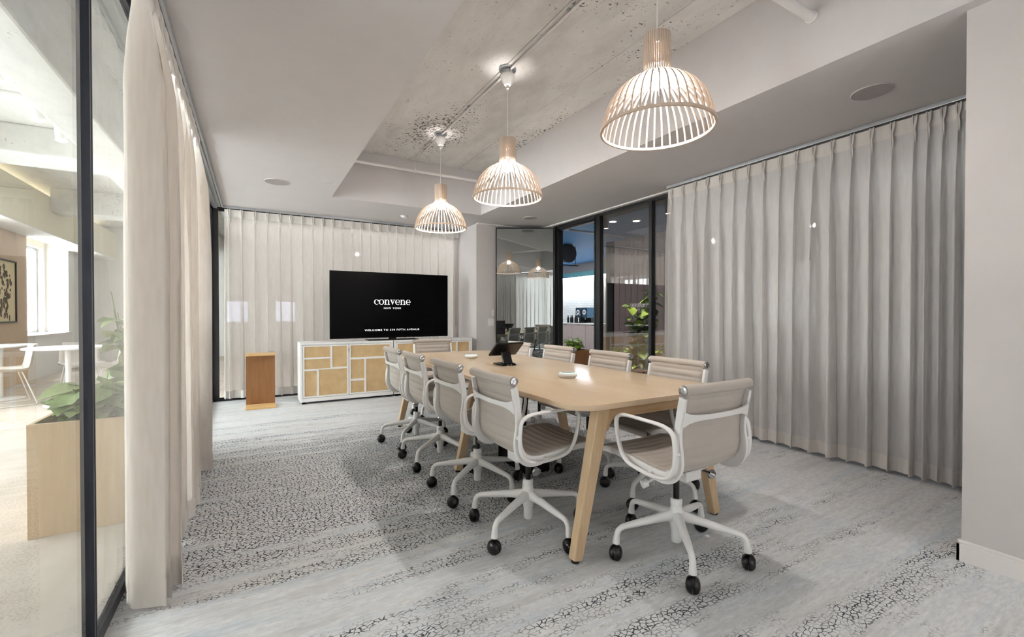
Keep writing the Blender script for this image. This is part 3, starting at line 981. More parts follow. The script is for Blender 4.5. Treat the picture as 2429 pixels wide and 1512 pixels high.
part('end_post', MB().box(-0.03, 0.16, 5.335, 5.56, 0, 2.75), 'frame', pw)
du = thing('air_duct', 'black air duct under the blue pantry ceiling outside the doorway', 'duct', (6.2, 8.75, 2.75))
part('duct_body', MB().tube([(0, -0.55, -0.20), (0, 2.2, -0.20)], 0.19, 20), 'blackm', du, True)
part('flange', MB().tube([(0, -0.60, -0.20), (0, -0.55, -0.20)], 0.215, 20), 'dark', du, True)
part('hanger', MB().cyl((0.34, -0.4, -0.45), (0.34, -0.4, 0.0), 0.008).cyl((-0.5, -0.4, -0.45), (0.42, -0.4, -0.45), 0.012), 'black', du)
tag(part('sprinkler_pipe', MB().tube([(4.35, 6.46, 2.68), (6.9, 6.46, 2.68)], 0.022), 'alu', None, True), 'thin metal pipe crossing above the corridor outside the doorway', 'pipe')
for i, (x, y, lab) in enumerate(((5.3, 5.75, 'small round downlight above the right glass, the one nearer the doorway'), (5.6, 5.5, 'small round downlight above the right glass, the one nearer the curtain'), (7.3, 10.6, 'added small round downlight in the blue ceiling near the counter'), (5.2, 7.9, 'added small round downlight hidden beyond the open door leaf'))):
    d = thing('downlight', lab, 'downlight', (x, y, 2.75), 0, 'pantry downlights')
    part('bezel', MB().lathe([(0.06, -0.012), (0.075, -0.008), (0.075, 0.0)], 24), 'whitep', d, True)
    part('lens', MB().lathe([(0.055, -0.014), (0.055, -0.012)], 16), 'globe' if y > 7 else 'globe_low', d)

for (x, y, lab) in ((4.42, 1.35, 'added linear corridor light behind the gathered end of the right curtain'), (4.42, 2.75, 'added linear corridor light behind the middle of the right curtain')):
    d = thing('ceiling_light', lab, 'light', (x, y, 2.75), 0, 'added corridor ceiling lights')  # added out of sight so light comes through the right curtain
    part('diffuser', MB().box(-0.03, 0.03, -0.5, 0.5, -0.014, -0.010), 'coolglow', d)
    part('housing', MB().box(-0.04, 0.04, -0.52, 0.52, -0.010, 0.0), 'whitep', d)
for i in range(7):
    y0 = 13.7 - (i + 1) * 0.66
    u = thing('base_cabinet', '%s ash base cabinet of the pantry counter counted from the far end' % ['first', 'second', 'third', 'fourth', 'fifth', 'sixth', 'seventh'][i], 'cabinet', (8.8, y0 + 0.33, 0), 0, 'pantry base cabinets')
    part('carcass', MB().box(-0.25, 0.29, -0.328, 0.328, 0.1, 0.85), 'kitch', u)
    part('kick_plate', MB().box(-0.22, 0.29, -0.328, 0.328, 0, 0.1), 'grey', u)
    d = part('door', MB().box(-0.275, -0.252, -0.324, 0.324, 0.11, 0.845), 'kitch', u, bevel=0.002)
    part('handle', MB().box(-0.285, -0.275, -0.06, 0.06, 0.83, 0.842), 'blackm', d)
tag(part('worktop', MB().box(8.5, 9.09, 9.06, 13.75, 0.85, 0.89), 'tabw', None, bevel=0.004), 'long white worktop on the pantry base cabinets', 'worktop')
fr = thing('drinks_fridge', 'dark glass fronted drinks fridge at the near end of the pantry counter', 'fridge', (8.8, 8.72, 0))
part('body', MB().box(-0.27, 0.29, -0.32, 0.32, 0.0, 0.88), 'black', fr)
fd = part('glass_door', MB().box(-0.295, -0.272, -0.31, 0.31, 0.08, 0.87), 'bluegl', fr, bevel=0.003)
part('handle', MB().cyl((-0.32, -0.27, 0.25), (-0.32, -0.27, 0.75), 0.01), 'alu', fd, True)
for i, (y, lab) in enumerate(((10.92, 'dark coffee dispenser with round dial, left of the pair'), (10.62, 'dark coffee dispenser with round dial, right of the pair'))):
    d = thing('coffee_dispenser', lab, 'dispenser', (8.8, y, 0.89))
    part('body', MB().box(-0.14, 0.15, -0.13, 0.13, 0.16, 0.47), 'bluegl', d, bevel=0.015)
    part('drip_base', MB().box(-0.16, 0.15, -0.13, 0.13, 0, 0.03), 'black', d, bevel=0.005)
    part('column', MB().box(0.02, 0.15, -0.12, 0.12, 0.03, 0.16), 'black', d)
    dl = part('dial', MB().cyl((-0.141, 0, 0.33), (-0.15, 0, 0.33), 0.075, 24), 'tabw', d, True)
    part('dial_hub', MB().cyl((-0.15, 0, 0.33), (-0.154, 0, 0.33), 0.03, 20), 'bluegl', dl, True)
    part('tap', MB().cyl((-0.10, 0, 0.10), (-0.10, 0, 0.16), 0.014), 'chrome', d, True)
bm_ = MB().lathe([(0.0001, 0), (0.034, 0), (0.034, 0.14), (0.014, 0.19), (0.013, 0.25), (0.0001, 0.25)], 14).mesh('bottle', True)
cp_ = MB().lathe([(0.015, 0.235), (0.015, 0.262)], 12).mesh('cap', True)
for i in range(6):
    b = thing('bottle', '%s dark syrup bottle in the row before the coffee dispensers' % ['first', 'second', 'third', 'fourth', 'fifth', 'sixth'][i], 'bottle', (8.58 + 0.03 * (i % 2), 11.32 - i * 0.11, 0.89), 0, 'syrup bottles')
    link('body', bm_, 'black', b); link('cap', cp_, 'tabw', b)
gm = MB().lathe([(0.026, 0), (0.032, 0.11), (0.029, 0.11), (0.024, 0.01)], 14, closed=True).mesh('glass', True)
gb = MB().lathe([(0.0001, 0.0), (0.025, 0.0), (0.025, 0.011), (0.0001, 0.011)], 14).mesh('glass_base', True)
for i in range(9):
    b = thing('drinking_glass', 'clear drinking glass in the row at the far end of the worktop', 'glass', (8.62, 12.65 - i * 0.12, 0.89), 0, 'drinking glasses on the worktop')
    link('tumbler', gm, 'glass_r', b); link('glass_base', gb, 'alu', b)
cj = thing('juice_carafe', 'amber juice carafe at the far end of the pantry worktop', 'carafe', (8.64, 12.9, 0.89))
part('carafe', MB().lathe([(0.0001, 0), (0.05, 0), (0.055, 0.12), (0.03, 0.2), (0.036, 0.25), (0.0001, 0.25)], 16), 'amber', cj, True)
part('lid', MB().lathe([(0.037, 0.25), (0.037, 0.275)], 16), 'tabw', cj, True)

planter('planter_box', 'small brown wooden planter on the floor outside the doorway', 5.45, 5.9, 7.0, 7.5, 0.445, 'brownw')
plant('potted_plant', 'bright lime green bushy plant in the small planter outside the doorway', (5.66, 7.25, 0.415), 160, (0.27, 0.27), 0.30, 0.115, ['leaf3', 'leaf3', 'leaf'], 5, 18)
planter('planter_box', 'long brown wooden planter behind the right glass wall', 4.85, 5.30, 3.9, 5.45, 0.36, 'brownw')
plant('potted_plant', 'tall dark climbing plant behind the right glass wall', (5.07, 4.85, 0.33), 200, (0.22, 0.36), 1.42, 0.17, ['leaf2', 'leaf2', 'leaf', 'leaf3'], 9, 12)
plant('potted_plant', 'low lime green plant in the long planter behind the glass', (5.05, 5.2, 0.33), 110, (0.18, 0.24), 0.40, 0.13, ['leaf3', 'leaf'], 15, 12)
plant('potted_plant', 'low green plant at the near end of the long planter', (5.05, 4.35, 0.33), 110, (0.18, 0.30), 0.44, 0.13, ['leaf3', 'leaf'], 16, 12)
for i, (x, y, lab) in enumerate(((4.75, 4.1, 'added small spotlight over the plants nearer the curtain'), (4.75, 5.3, 'added small spotlight over the plants nearer the doorway'))):
    d = thing('plant_spotlight', lab, 'spotlight', (x, y, 2.50), 0, 'added plant spotlights')  # spotlights added to brighten the plants behind the right glass
    part('body', MB().cyl((0, 0, 0.0), (0, 0, 0.16), 0.035, 16), 'black', d, True)
    part('stem', MB().cyl((0, 0, 0.16), (0, 0, 0.25), 0.008), 'black', d, True)
    part('lens', MB().cyl((0, 0, -0.004), (0, 0, 0), 0.03, 16), 'spot', d, True)
    sd = bpy.data.lights.new('plant_spotlight_beam', 'SPOT'); sd.energy = 170; sd.spot_size = math.radians(50); sd.shadow_soft_size = 0.03; sd.color = (1, 0.9, 0.7)
    so = bpy.data.objects.new('plant_spotlight_beam', sd); COL.objects.link(so); so.parent = d; so.location = (0, 0, -0.02)
    so.rotation_euler = (0, math.radians(-12), 0)

# ------------------------------------------------------------------ conference table
TCX = 1.815
TX0, TX1, TY0, TY1, TZ = 1.258, 2.372, 1.585, 4.66, 0.748
def rrect(x0, x1, y0, y1, r, n=10):
    pts = []
    for (cx_, cy_, a0) in ((x1 - r, y1 - r, 0), (x0 + r, y1 - r, 90), (x0 + r, y0 + r, 180), (x1 - r, y0 + r, 270)):
        for k in range(n + 1):
            a = math.radians(a0 + 90 * k / n)
            pts.append((cx_ + r * math.cos(a), cy_ + r * math.sin(a)))
    return pts
tb = thing('conference_table', 'long pale oak conference table with rounded corners and splayed legs', 'table', (TCX, (TY0 + TY1) / 2, 0))
yc = (TY0 + TY1) / 2
hw, hl = (TX1 - TX0) / 2, (TY1 - TY0) / 2
part('table_top', MB().prism(rrect(-hw, hw, -hl, hl, 0.13), TZ - 0.027, TZ), 'oak', tb, True, 0.003)
for fy in (1.675, 3.05, 4.575):
    y = fy - yc
    for sx in (-1, 1):
        lg = part('leg', MB().beam((sx * 0.51, y - 0.012 * (1 if fy < 2 else -1), 0.012), (sx * 0.345, y, TZ - 0.028), 0.05, 0.046, 0.075, 0.06, up=(0, 1, 0)), 'oak_z', tb, bevel=0.004)
        part('foot_pad', MB().cyl((sx * 0.51, y - 0.012 * (1 if fy < 2 else -1), 0.0), (sx * 0.51, y - 0.012 * (1 if fy < 2 else -1), 0.014), 0.019, 14), 'rubber', lg, True)
    # apron with rounded inner corners
    ap = []
    zt, zb, r = TZ - 0.029, TZ - 0.092, 0.055
    xi = 0.335
    ap += [(-xi, zt), (-xi, zb - r)]
    for k in range(9):
        a = PI - (PI / 2) * k / 8
        ap.append((-xi + r + 0.02 + r * math.cos(a) - 0.0, zb - r + r * math.sin(a)))
    for k in range(9):
        a = PI / 2 - (PI / 2) * k / 8
        ap.append((xi - r - 0.02 + r * math.cos(a), zb - r + r * math.sin(a)))
    ap += [(xi, zb - r), (xi, zt)]
    part('apron', MB().prism(ap, y - 0.026, y + 0.026, 'xzy'), 'oak_x', tb, bevel=0.003)
for sx in (-1, 1):
    part('under_beam', MB().box(sx * 0.21 - 0.03, sx * 0.21 + 0.03, -hl + 0.125, hl - 0.125, TZ - 0.075, TZ - 0.029), 'blackm', tb)
for (sx, sy) in ((-1, -1), (1, -1), (-1, 1), (1, 1)):
    part('corner_plate', MB().box(sx * 0.40 - 0.05, sx * 0.40 + 0.05, sy * (hl - 0.16) - 0.05, sy * (hl - 0.16) + 0.05, TZ - 0.045, TZ - 0.028), 'blackm', tb)
cbx = thing('cable_box', 'black cable box on the carpet under the conference table', 'cable box', (1.80, 2.95, 0))
part('body', MB().box(-0.10, 0.10, -0.22, 0.22, 0.0, 0.16), 'blackm', cbx, bevel=0.01)
part('cable_spine', MB().tube([(0, 0, 0.155), (0.02, 0.02, 0.35), (0.03, 0.0, 0.55), (0.0, 0.0, 0.718)], 0.022, 10), 'rubber', cbx, True)

# ------------------------------------------------------------------ swivel chairs
PROF = spline([(0.287, 0.440, 0), (0.25, 0.456, 0), (0.16, 0.458, 0), (0.06, 0.446, 0), (-0.04, 0.434, 0), (-0.105, 0.432, 0), (-0.152, 0.448, 0), (-0.178, 0.490, 0), (-0.186, 0.545, 0), (-0.184, 0.61, 0), (-0.188, 0.68, 0), (-0.200, 0.765, 0), (-0.216, 0.845, 0)], 14)
PROF = [(p[0], p[1] + 0.04 * (1 - min(1, max(0, (p[1] - 0.43) / 0.42)))) for p in PROF]
ARC = [0.0]
for i in range(1, len(PROF)):
    ARC.append(ARC[-1] + math.hypot(PROF[i][0] - PROF[i - 1][0], PROF[i][1] - PROF[i - 1][1]))
def tang(i):
    a, b = PROF[max(0, i - 1)], PROF[min(len(PROF) - 1, i + 1)]
    l = math.hypot(b[0] - a[0], b[1] - a[1])
    return ((b[0] - a[0]) / l, (b[1] - a[1]) / l)
def sling_mesh():
    W, nx, pitch = 0.212, 10, ARC[-1] / 19.0
    vs, fs = [], []
    for layer in (1, -1):
        for i, (y, z) in enumerate(PROF):
            ty, tz = tang(i)
            ny, nz = tz, -ty
            rib = abs(math.sin(PI * ARC[i] / pitch)) ** 0.55
            for j in range(nx + 1):
                u = j / nx * 2 - 1
                e = (1 - abs(u) ** 8)
                off = layer * (0.003 + 0.0075 * rib * (0.35 + 0.65 * e) * (1.0 if layer > 0 else 0.55))
                bow = -0.012 * (1 - u * u)
                vs.append((u * W, y + ny * (off + bow), z + nz * (off + bow)))
    m, n = nx + 1, len(PROF)
    for layer in (0, 1):
        o = layer * m * n
        for i in range(n - 1):
            for j in range(nx):
                fs.append((o + i * m + j, o + i * m + j + 1, o + (i + 1) * m + j + 1, o + (i + 1) * m + j))
    for i in range(n - 1):
        for j in (0, nx):
            fs.append((i * m + j, (i + 1) * m + j, m * n + (i + 1) * m + j, m * n + i * m + j))
    for j in range(nx):
        for i in (0, n - 1):
            fs.append((i * m + j, i * m + j + 1, m * n + i * m + j + 1, m * n + i * m + j))
    return MB().add(vs, fs).mesh('seat_sling', 'all')
def roll_mesh(y, z, r):
    pts = [(x, y - 0.010 * (1 - (x / 0.225) ** 2), z) for x in [-0.225 + 0.45 * k / 10 for k in range(11)]]
    return MB().tube(pts, r, 16).mesh('roll', True)
def side_frame(sx):
    vs, fs = [], []
    idx = list(range(4, len(PROF) - 3, 3))
    n = len(idx)
    for q, i in enumerate(idx):
        y, z = PROF[i]
        ty, tz = tang(i)
        ny, nz = tz, -ty
        t = ARC[i] / ARC[-1]
        dep = 0.023 + 0.024 * math.exp(-((t - 0.52) / 0.14) ** 2) + 0.004 * math.exp(-((t - 0.9) / 0.07) ** 2)
        for (dx, dn) in ((-0.009, 0.006), (0.009, 0.006), (0.009, -dep), (-0.009, -dep)):
            vs.append((sx * 0.223 + dx, y + ny * dn, z + nz * dn))
    for q in range(n - 1):
        for k in range(4):
            l = (k + 1) % 4
            fs.append((q * 4 + k, q * 4 + l, (q + 1) * 4 + l, (q + 1) * 4 + k))
    fs += [(0, 1, 2, 3), tuple((n - 1) * 4 + k for k in (3, 2, 1, 0))]
    return MB().add(vs, fs).mesh('side_frame', True, 0.003)
def back_stretcher():
    vs, fs = [], []
    N = 17
    for q in range(N):
        u = q / (N - 1) * 2 - 1
        x = u * 0.222
        flare = abs(u) ** 6
        hh = 0.012 + 0.022 * flare
        zc = 0.728 - 0.004 * flare
        yb = -0.219 - 0.022 * (1 - u * u)
        for (dy, dz) in ((0.006, hh), (-0.006, hh), (-0.006, -hh), (0.006, -hh)):
            vs.append((x, yb + dy - 0.16 * (zc + dz - 0.728), zc + dz))
    for q in range(N - 1):
        for k in range(4):
            l = (k + 1) % 4
            fs.append((q * 4 + k, q * 4 + l, (q + 1) * 4 + l, (q + 1) * 4 + k))
    fs += [(0, 1, 2, 3), tuple((N - 1) * 4 + k for k in (3, 2, 1, 0))]
    return MB().add(vs, fs).mesh('back_stretcher', True, 0.002)
def arm_mesh(sx):
    pts2 = [(-0.206, 0.545), (-0.206, 0.61), (-0.192, 0.664), (-0.140, 0.688), (-0.02, 0.692), (0.08, 0.692), (0.128, 0.680), (0.142, 0.642), (0.128, 0.568), (0.102, 0.506), (0.060, 0.472), (-0.02, 0.458), (-0.10, 0.455), (-0.160, 0.467), (-0.195, 0.50)]
    lp = spline([(sx * 0.258, y, z) for y, z in pts2], 4, True)
    mb = MB().tube(lp, 1.0, 8, closed=True, flat=(0.0125, 0.0085, (1, 0, 0)))
    mb.cyl((sx * 0.230, -0.203, 0.580), (sx * 0.258, -0.205, 0.580), 0.010, 10)
    mb.cyl((sx * 0.230, -0.05, 0.455), (sx * 0.258, -0.05, 0.457), 0.012, 10)
    return mb.mesh('armrest', True, angle=50)
CH = {
    'seat_sling': sling_mesh(), 'top_roll': roll_mesh(-0.222, 0.848, 0.0235), 'front_roll': roll_mesh(0.291, 0.474, 0.018),
    'frame-1': side_frame(-1), 'frame1': side_frame(1), 'stretcher': back_stretcher(), 'arm-1': arm_mesh(-1), 'arm1': arm_mesh(1),
}
capm = MB()
capm.lathe([(0.0205, 0), (0.0215, 0.004), (0.0200, 0.010), (0.0120, 0.0115), (0.0115, 0.007), (0.0001, 0.006)], 20)
CH['cap'] = capm.mesh('end_cap', True)
mm = MB().box(-0.055, 0.055, -0.10, 0.09, 0.388, 0.438)
CH['mech'] = mm.mesh('mechanism', False, 0.008)
sp = MB()
for y in (-0.075, 0.075):
    sp.tube([(-0.222, y, 0.460), (-0.15, y, 0.438), (-0.05, y, 0.426), (0.05, y, 0.426), (0.15, y, 0.438), (0.222, y, 0.460)], 1.0, 8, flat=(0.016, 0.009, (0, 1, 0)))
CH['spreader'] = sp.mesh('seat_spreader', True)
CH['knob_stem'] = MB().tube([(0.05, -0.03, 0.408), (0.12, -0.05, 0.405), (0.165, -0.058, 0.388)], 0.005, 8).mesh('knob_stem', True)
CH['knob'] = MB().tube([(0.163, -0.057, 0.387), (0.178, -0.062, 0.378), (0.184, -0.064, 0.374)], [0.012, 0.024, 0.022], 16).mesh('tilt_knob', True)
CH['lever'] = MB().cyl((-0.05, 0.03, 0.395), (-0.15, 0.06, 0.355), 0.008).cyl((-0.14, 0.055, 0.358), (-0.165, 0.064, 0.350), 0.020, 16).mesh('pivot_lever', True)
CH['gas'] = MB().cyl((0, 0, 0.26), (0, 0, 0.392), 0.0145, 16).mesh('gas_lift', True)
CH['hub'] = MB().lathe([(0.0001, 0.062), (0.021, 0.062), (0.024, 0.068), (0.025, 0.12), (0.036, 0.165), (0.033, 0.215), (0.0275, 0.228), (0.027, 0.243), (0.0255, 0.244), (0.0255, 0.248), (0.0275, 0.249), (0.0275, 0.268), (0.024, 0.274), (0.0001, 0.274)], 22).mesh('base_hub', True)
CH['barm'] = MB().tube(spline([(0.012, 0, 0.192), (0.10, 0, 0.183), (0.22, 0, 0.165), (0.278, 0, 0.155), (0.300, 0, 0.138), (0.307, 0, 0.110), (0.310, 0, 0.080)], 3), [0.028, 0.0255, 0.023, 0.021, 0.0195, 0.018, 0.0165, 0.0155, 0.0146, 0.014, 0.0137, 0.0135, 0.0135, 0.0137, 0.014, 0.0148, 0.016, 0.017, 0.0168], 12).mesh('base_arm', True)
ca = MB()
R = 0.036
for sgn in (-1, 1):
    prof = [(0.0001, sgn * 0.002), (R * 0.98, sgn * 0.002), (R, sgn * 0.005), (R * 0.96, sgn * 0.013), (R * 0.80, sgn * 0.022), (R * 0.45, sgn * 0.0285), (0.0001, sgn * 0.030)]
    t = MB().lathe(prof, 20)
    ca.add([(x, z, y + R) for x, y, z in t.v], t.f)
ca.cyl((0.0, 0, R), (-0.004, 0, 0.088), 0.009, 10)
ca.sphere((-0.004, 0, R + 0.012), 0.028, 12, 8, (1, 0.45, 0.9))
CH['caster'] = ca.mesh('caster', True)

def make_chair():
    c = thing('office_chair', 'chair', 'chair')
    link('seat_sling', CH['seat_sling'], 'fabric', c)
    link('top_roll', CH['top_roll'], 'fabric', c)
    link('front_roll', CH['front_roll'], 'fabric', c)
    for sx in (-1, 1):
        link('side_frame', CH['frame%d' % sx], 'white', c)
        link('armrest', CH['arm%d' % sx], 'white', c)
        e = link('end_cap', CH['cap'], 'chrome', c, (sx * 0.224, -0.222, 0.848), (0, sx * PI / 2, 0))
        e = link('end_cap', CH['cap'], 'chrome', c, (sx * 0.224, 0.291, 0.474), (0, sx * PI / 2, 0))
        e.scale = (0.8, 0.8, 1)
    link('back_stretcher', CH['stretcher'], 'white', c)
    m = link('mechanism', CH['mech'], 'white', c)
    link('seat_spreader', CH['spreader'], 'white', m)
    link('knob_stem', CH['knob_stem'], 'black', m)
    link('tilt_knob', CH['knob'], 'chrome', m)
    link('pivot_lever', CH['lever'], 'white', m)
    link('gas_lift', CH['gas'], 'black', c)
    h = link('base_hub', CH['hub'], 'white', c)
    for k in range(5):
        a = math.radians(90 + 72 * k)
        b = link('base_arm', CH['barm'], 'white', c, None, (0, 0, a))
        b['spin'] = a
        w = link('caster', CH['caster'], 'black', b, (0.312, 0, 0), (0, 0, 0))
    return c
proto = make_chair()
chairs = [
    (1.775, 1.475, 0.0, 16.0 - 18.0, 'greige ribbed office chair at the near head of the table, largest of all'),
    (1.285, 2.05, -90.0, -10, 'nearest greige ribbed office chair on the left side of the table'),
    (1.285, 2.685, -90.0, 0, 'second greige ribbed office chair from the camera on the left side'),
    (1.285, 3.375, -90.0, 0, 'third greige ribbed office chair from the camera on the left side'),
    (1.285, 3.98, -90.0, 14, 'furthest greige ribbed office chair on the left side of the table'),
    (2.235, 2.04, 90.0, 20, 'nearest greige ribbed office chair on the curtain side of the table'),
    (2.24, 2.70, 90.0, 8, 'second greige ribbed office chair from the camera on the curtain side'),
    (2.25, 3.40, 90.0, -12, 'third greige ribbed office chair from the camera on the curtain side'),
    (2.23, 4.07, 90.0, 30, 'furthest greige ribbed office chair on the curtain side, behind the console'),
    (1.83, 4.83, 180.0, 15, 'greige ribbed office chair at the far head of the table'),
]
for i, (x, y, rz, spin, lab) in enumerate(chairs):
    c = proto if i == 0 else copy_tree(proto)
    c.location = (x, y, 0)
    c.rotation_euler = (0, 0, math.radians(rz))
    tag(c, lab, 'chair', 'ribbed office chairs around the conference table')
    for ch in c.children:
        if ch.name.startswith('base_arm'):
            ch.rotation_euler = (0, 0, ch['spin'] + math.radians(spin))
for o in bpy.data.objects:
    if 'spin' in o:
        del o['spin']
for i, o in enumerate([o for o in bpy.data.objects if o.name.startswith('caster')]):
    o.rotation_euler = (0, 0, random.Random(i).uniform(-PI, PI))

# ------------------------------------------------------------------ pendant lamps
slat_prof = [(0.0645, 2.62), (0.0645, 2.50), (0.0645, 2.445), (0.072, 2.418), (0.105, 2.395), (0.150, 2.372), (0.196, 2.335), (0.236, 2.285), (0.264, 2.225), (0.280, 2.165), (0.284, 2.138)]
ZP = 2.138
def slat_mesh():
    P = spline([(r, 0, z - ZP) for r, z in slat_prof], 2)
    n = len(P)
    vs, fs = [], []
    for i, p in enumerate(P):
        d = (P[min(i + 1, n - 1)] - P[max(i - 1, 0)]).normalized()
        nn = Vector((-d.z, 0, d.x))
        if nn.x < 0: nn = -nn
        for (sy, sn) in ((-1, -1), (1, -1), (1, 1), (-1, 1)):
            vs.append(p + Vector((0, sy * 0.0040, 0)) + nn * (sn * 0.0045))
    for i in range(n - 1):
        for k in range(4):
            l = (k + 1) % 4
            fs.append((i * 4 + k, i * 4 + l, (i + 1) * 4 + l, (i + 1) * 4 + k))
    fs += [(0, 1, 2, 3), tuple((n - 1) * 4 + k for k in (3, 2, 1, 0))]
    return MB().add(vs, fs).mesh('slat', False)
SL = slat_mesh()
def ring(r0, r1, z0, z1, n=56):
    return MB().lathe([(r0, z0), (r1, z0), (r1, z1), (r0, z1)], n, closed=True)
def make_pendant():
    p = thing('pendant_lamp', 'x', 'lamp')
    for k in range(40):
        link('slat', SL, 'birch', p, None, (0, 0, 2 * PI * k / 40))
    part('rim_ring', ring(0.2795, 0.2915, -0.010, 0.004), 'birch', p, True)
    part('top_ring', ring(0.050, 0.060, 2.56 - ZP, 2.575 - ZP), 'birch', p, True)
    part('inner_ring', ring(0.048, 0.060, 2.452 - ZP, 2.462 - ZP), 'birch', p, True)
    part('cord', MB().cyl((0, 0, 2.50 - ZP), (0, 0, 3.07 - ZP), 0.0035, 8).cyl((0, 0, 2.60 - ZP), (0, 0, 2.67 - ZP), 0.009, 10, 0.0045), 'whitep', p, True)
    part('lamp_holder', MB().lathe([(0.0001, 2.44 - ZP), (0.020, 2.44 - ZP), (0.020, 2.50 - ZP), (0.0001, 2.51 - ZP)], 16), 'whitep', p, True)
    part('bulb', MB().sphere((0, 0, 2.385 - ZP), 0.042, 12, 7), 'bulb', p, 'all')
    cn = part('canopy', MB().lathe([(0.0001, 3.035 - ZP), (0.012, 3.035 - ZP), (0.012, 3.06 - ZP), (0.028, 3.065 - ZP), (0.062, 3.13 - ZP), (0.062, 3.145 - ZP), (0.0001, 3.15 - ZP)], 28), 'whitep', p, True)
    part('junction_box', MB().lathe([(0.046, 3.145 - ZP), (0.046, 3.199 - ZP)], 24).lathe([(0.072, 3.185 - ZP), (0.072, 3.199 - ZP)], 24), 'alu', cn, True)
    return p
pend = make_pendant()
for i, (x, y, lab) in enumerate(((1.83, 1.655, 'nearest birch slat dome pendant lamp, hung over the near table end'), (1.83, 3.243, 'middle birch slat dome pendant lamp of the three'), (1.83, 4.775, 'furthest birch slat dome pendant lamp, in front of the television curtain'))):
    p = pend if i == 0 else copy_tree(pend)
    p.location = (x, y, ZP)
    tag(p, lab, 'lamp', 'birch pendant lamps over the conference table')
    p.rotation_euler = (0, 0, 0.03 * i)

cd = thing('ceiling_conduit', 'thin grey electrical conduit along the concrete slab linking the lamps', 'conduit', (1.83, 0, 3.165))
for (a, b) in ((CY0, 1.655 - 0.045), (1.655 + 0.045, 3.243 - 0.045), (3.243 + 0.045, 4.775 - 0.045), (4.775 + 0.045, CY1 - 0.08)):
    part('pipe_run', MB().cyl((0, a, 0.01), (0, b, 0.01), 0.010, 12), 'whitep', cd, True)
for y in (0.6, 2.4, 4.0, 5.3):
    part('clip', MB().box(-0.022, 0.022, y - 0.01, y + 0.01, 0.018, 0.036), 'alu', cd)
pp = thing('sprinkler_pipe', 'white sprinkler pipe crossing the far end of the ceiling recess', 'pipe', (CX0, 5.48, 2.965))
part('pipe_run', MB().cyl((0.0, 0, 0), (CX1 - CX0, 0, 0), 0.019, 14), 'whitep', pp, True)
part('hanger_rod', MB().cyl((0.93, 0, 0.018), (0.93, 0, 0.235), 0.005, 8).box(0.918, 0.942, -0.022, 0.022, -0.02, 0.02), 'whitep', pp)
pp = thing('sprinkler_pipe', 'white sprinkler pipe entering the ceiling recess wall at the upper right', 'pipe', (CX1, 1.40, 2.90))
part('pipe_run', MB().cyl((-(CX1 - CX0), 0, 0), (0.0, 0, 0), 0.026, 16), 'whitep', pp, True)
part('wall_collar', MB().cyl((-0.012, 0, 0), (0.0, 0, 0), 0.033, 16), 'whitep', pp, True)

def disc_fixture(name, label, cat, x, y, r, mat, th=0.006, rim=None, group=None):
    d = thing(name, label, cat, (x, y, ZC), 0, group)
    part('grille', MB().lathe([(0.0001, -th), (r - 0.006, -th), (r - 0.004, -th + 0.002), (r - 0.004, 0)], 48), mat, d, True)
    part('rim', MB().lathe([(r - 0.004, -th - 0.001), (r, -th + 0.001), (r, 0.0), (r - 0.004, 0)], 48, closed=True), rim or 'ceiling', d, True)
disc_fixture('ceiling_speaker', 'large round grey speaker grille in the ceiling above the right curtain', 'speaker', 3.425, 1.335, 0.112, 'spkd', group='round ceiling speakers')
disc_fixture('ceiling_speaker', 'round speaker grille in the ceiling left of the recess', 'speaker', 0.225, 5.43, 0.125, 'spkd', group='round ceiling speakers')
disc_fixture('ceiling_speaker', 'round speaker grille in the ceiling before the open glass door', 'speaker', 3.55, 5.60, 0.105, 'spkd', group='round ceiling speakers')
disc_fixture('sprinkler_cover', 'small white sprinkler cover plate in the ceiling beside the left speaker', 'sprinkler cover', 0.705, 5.165, 0.045, 'ceiling', 0.003, 'trimw')
sm = thing('smoke_detector', 'small white smoke detector on the ceiling above the television', 'detector', (1.893, 6.40, ZC))
part('base', MB().lathe([(0.055, 0), (0.055, -0.012), (0.05, -0.014)], 28), 'whitep', sm, True)
part('sensor', MB().lathe([(0.042, -0.013), (0.038, -0.03), (0.0001, -0.034)], 28), 'whitep', sm, True)
vt = thing('air_vent', 'slotted air vent on the near face of the ceiling recess', 'vent', (1.75, CY0, 2.86))
part('frame', MB().box(-0.32, 0.32, 0, 0.012, -0.12, 0.12), 'trimw', vt, bevel=0.003)
for k in range(9):
    part('slat', MB().box(-0.29, 0.29, 0.010, 0.020, -0.10 + k * 0.0235, -0.088 + k * 0.0235), 'vent', vt)

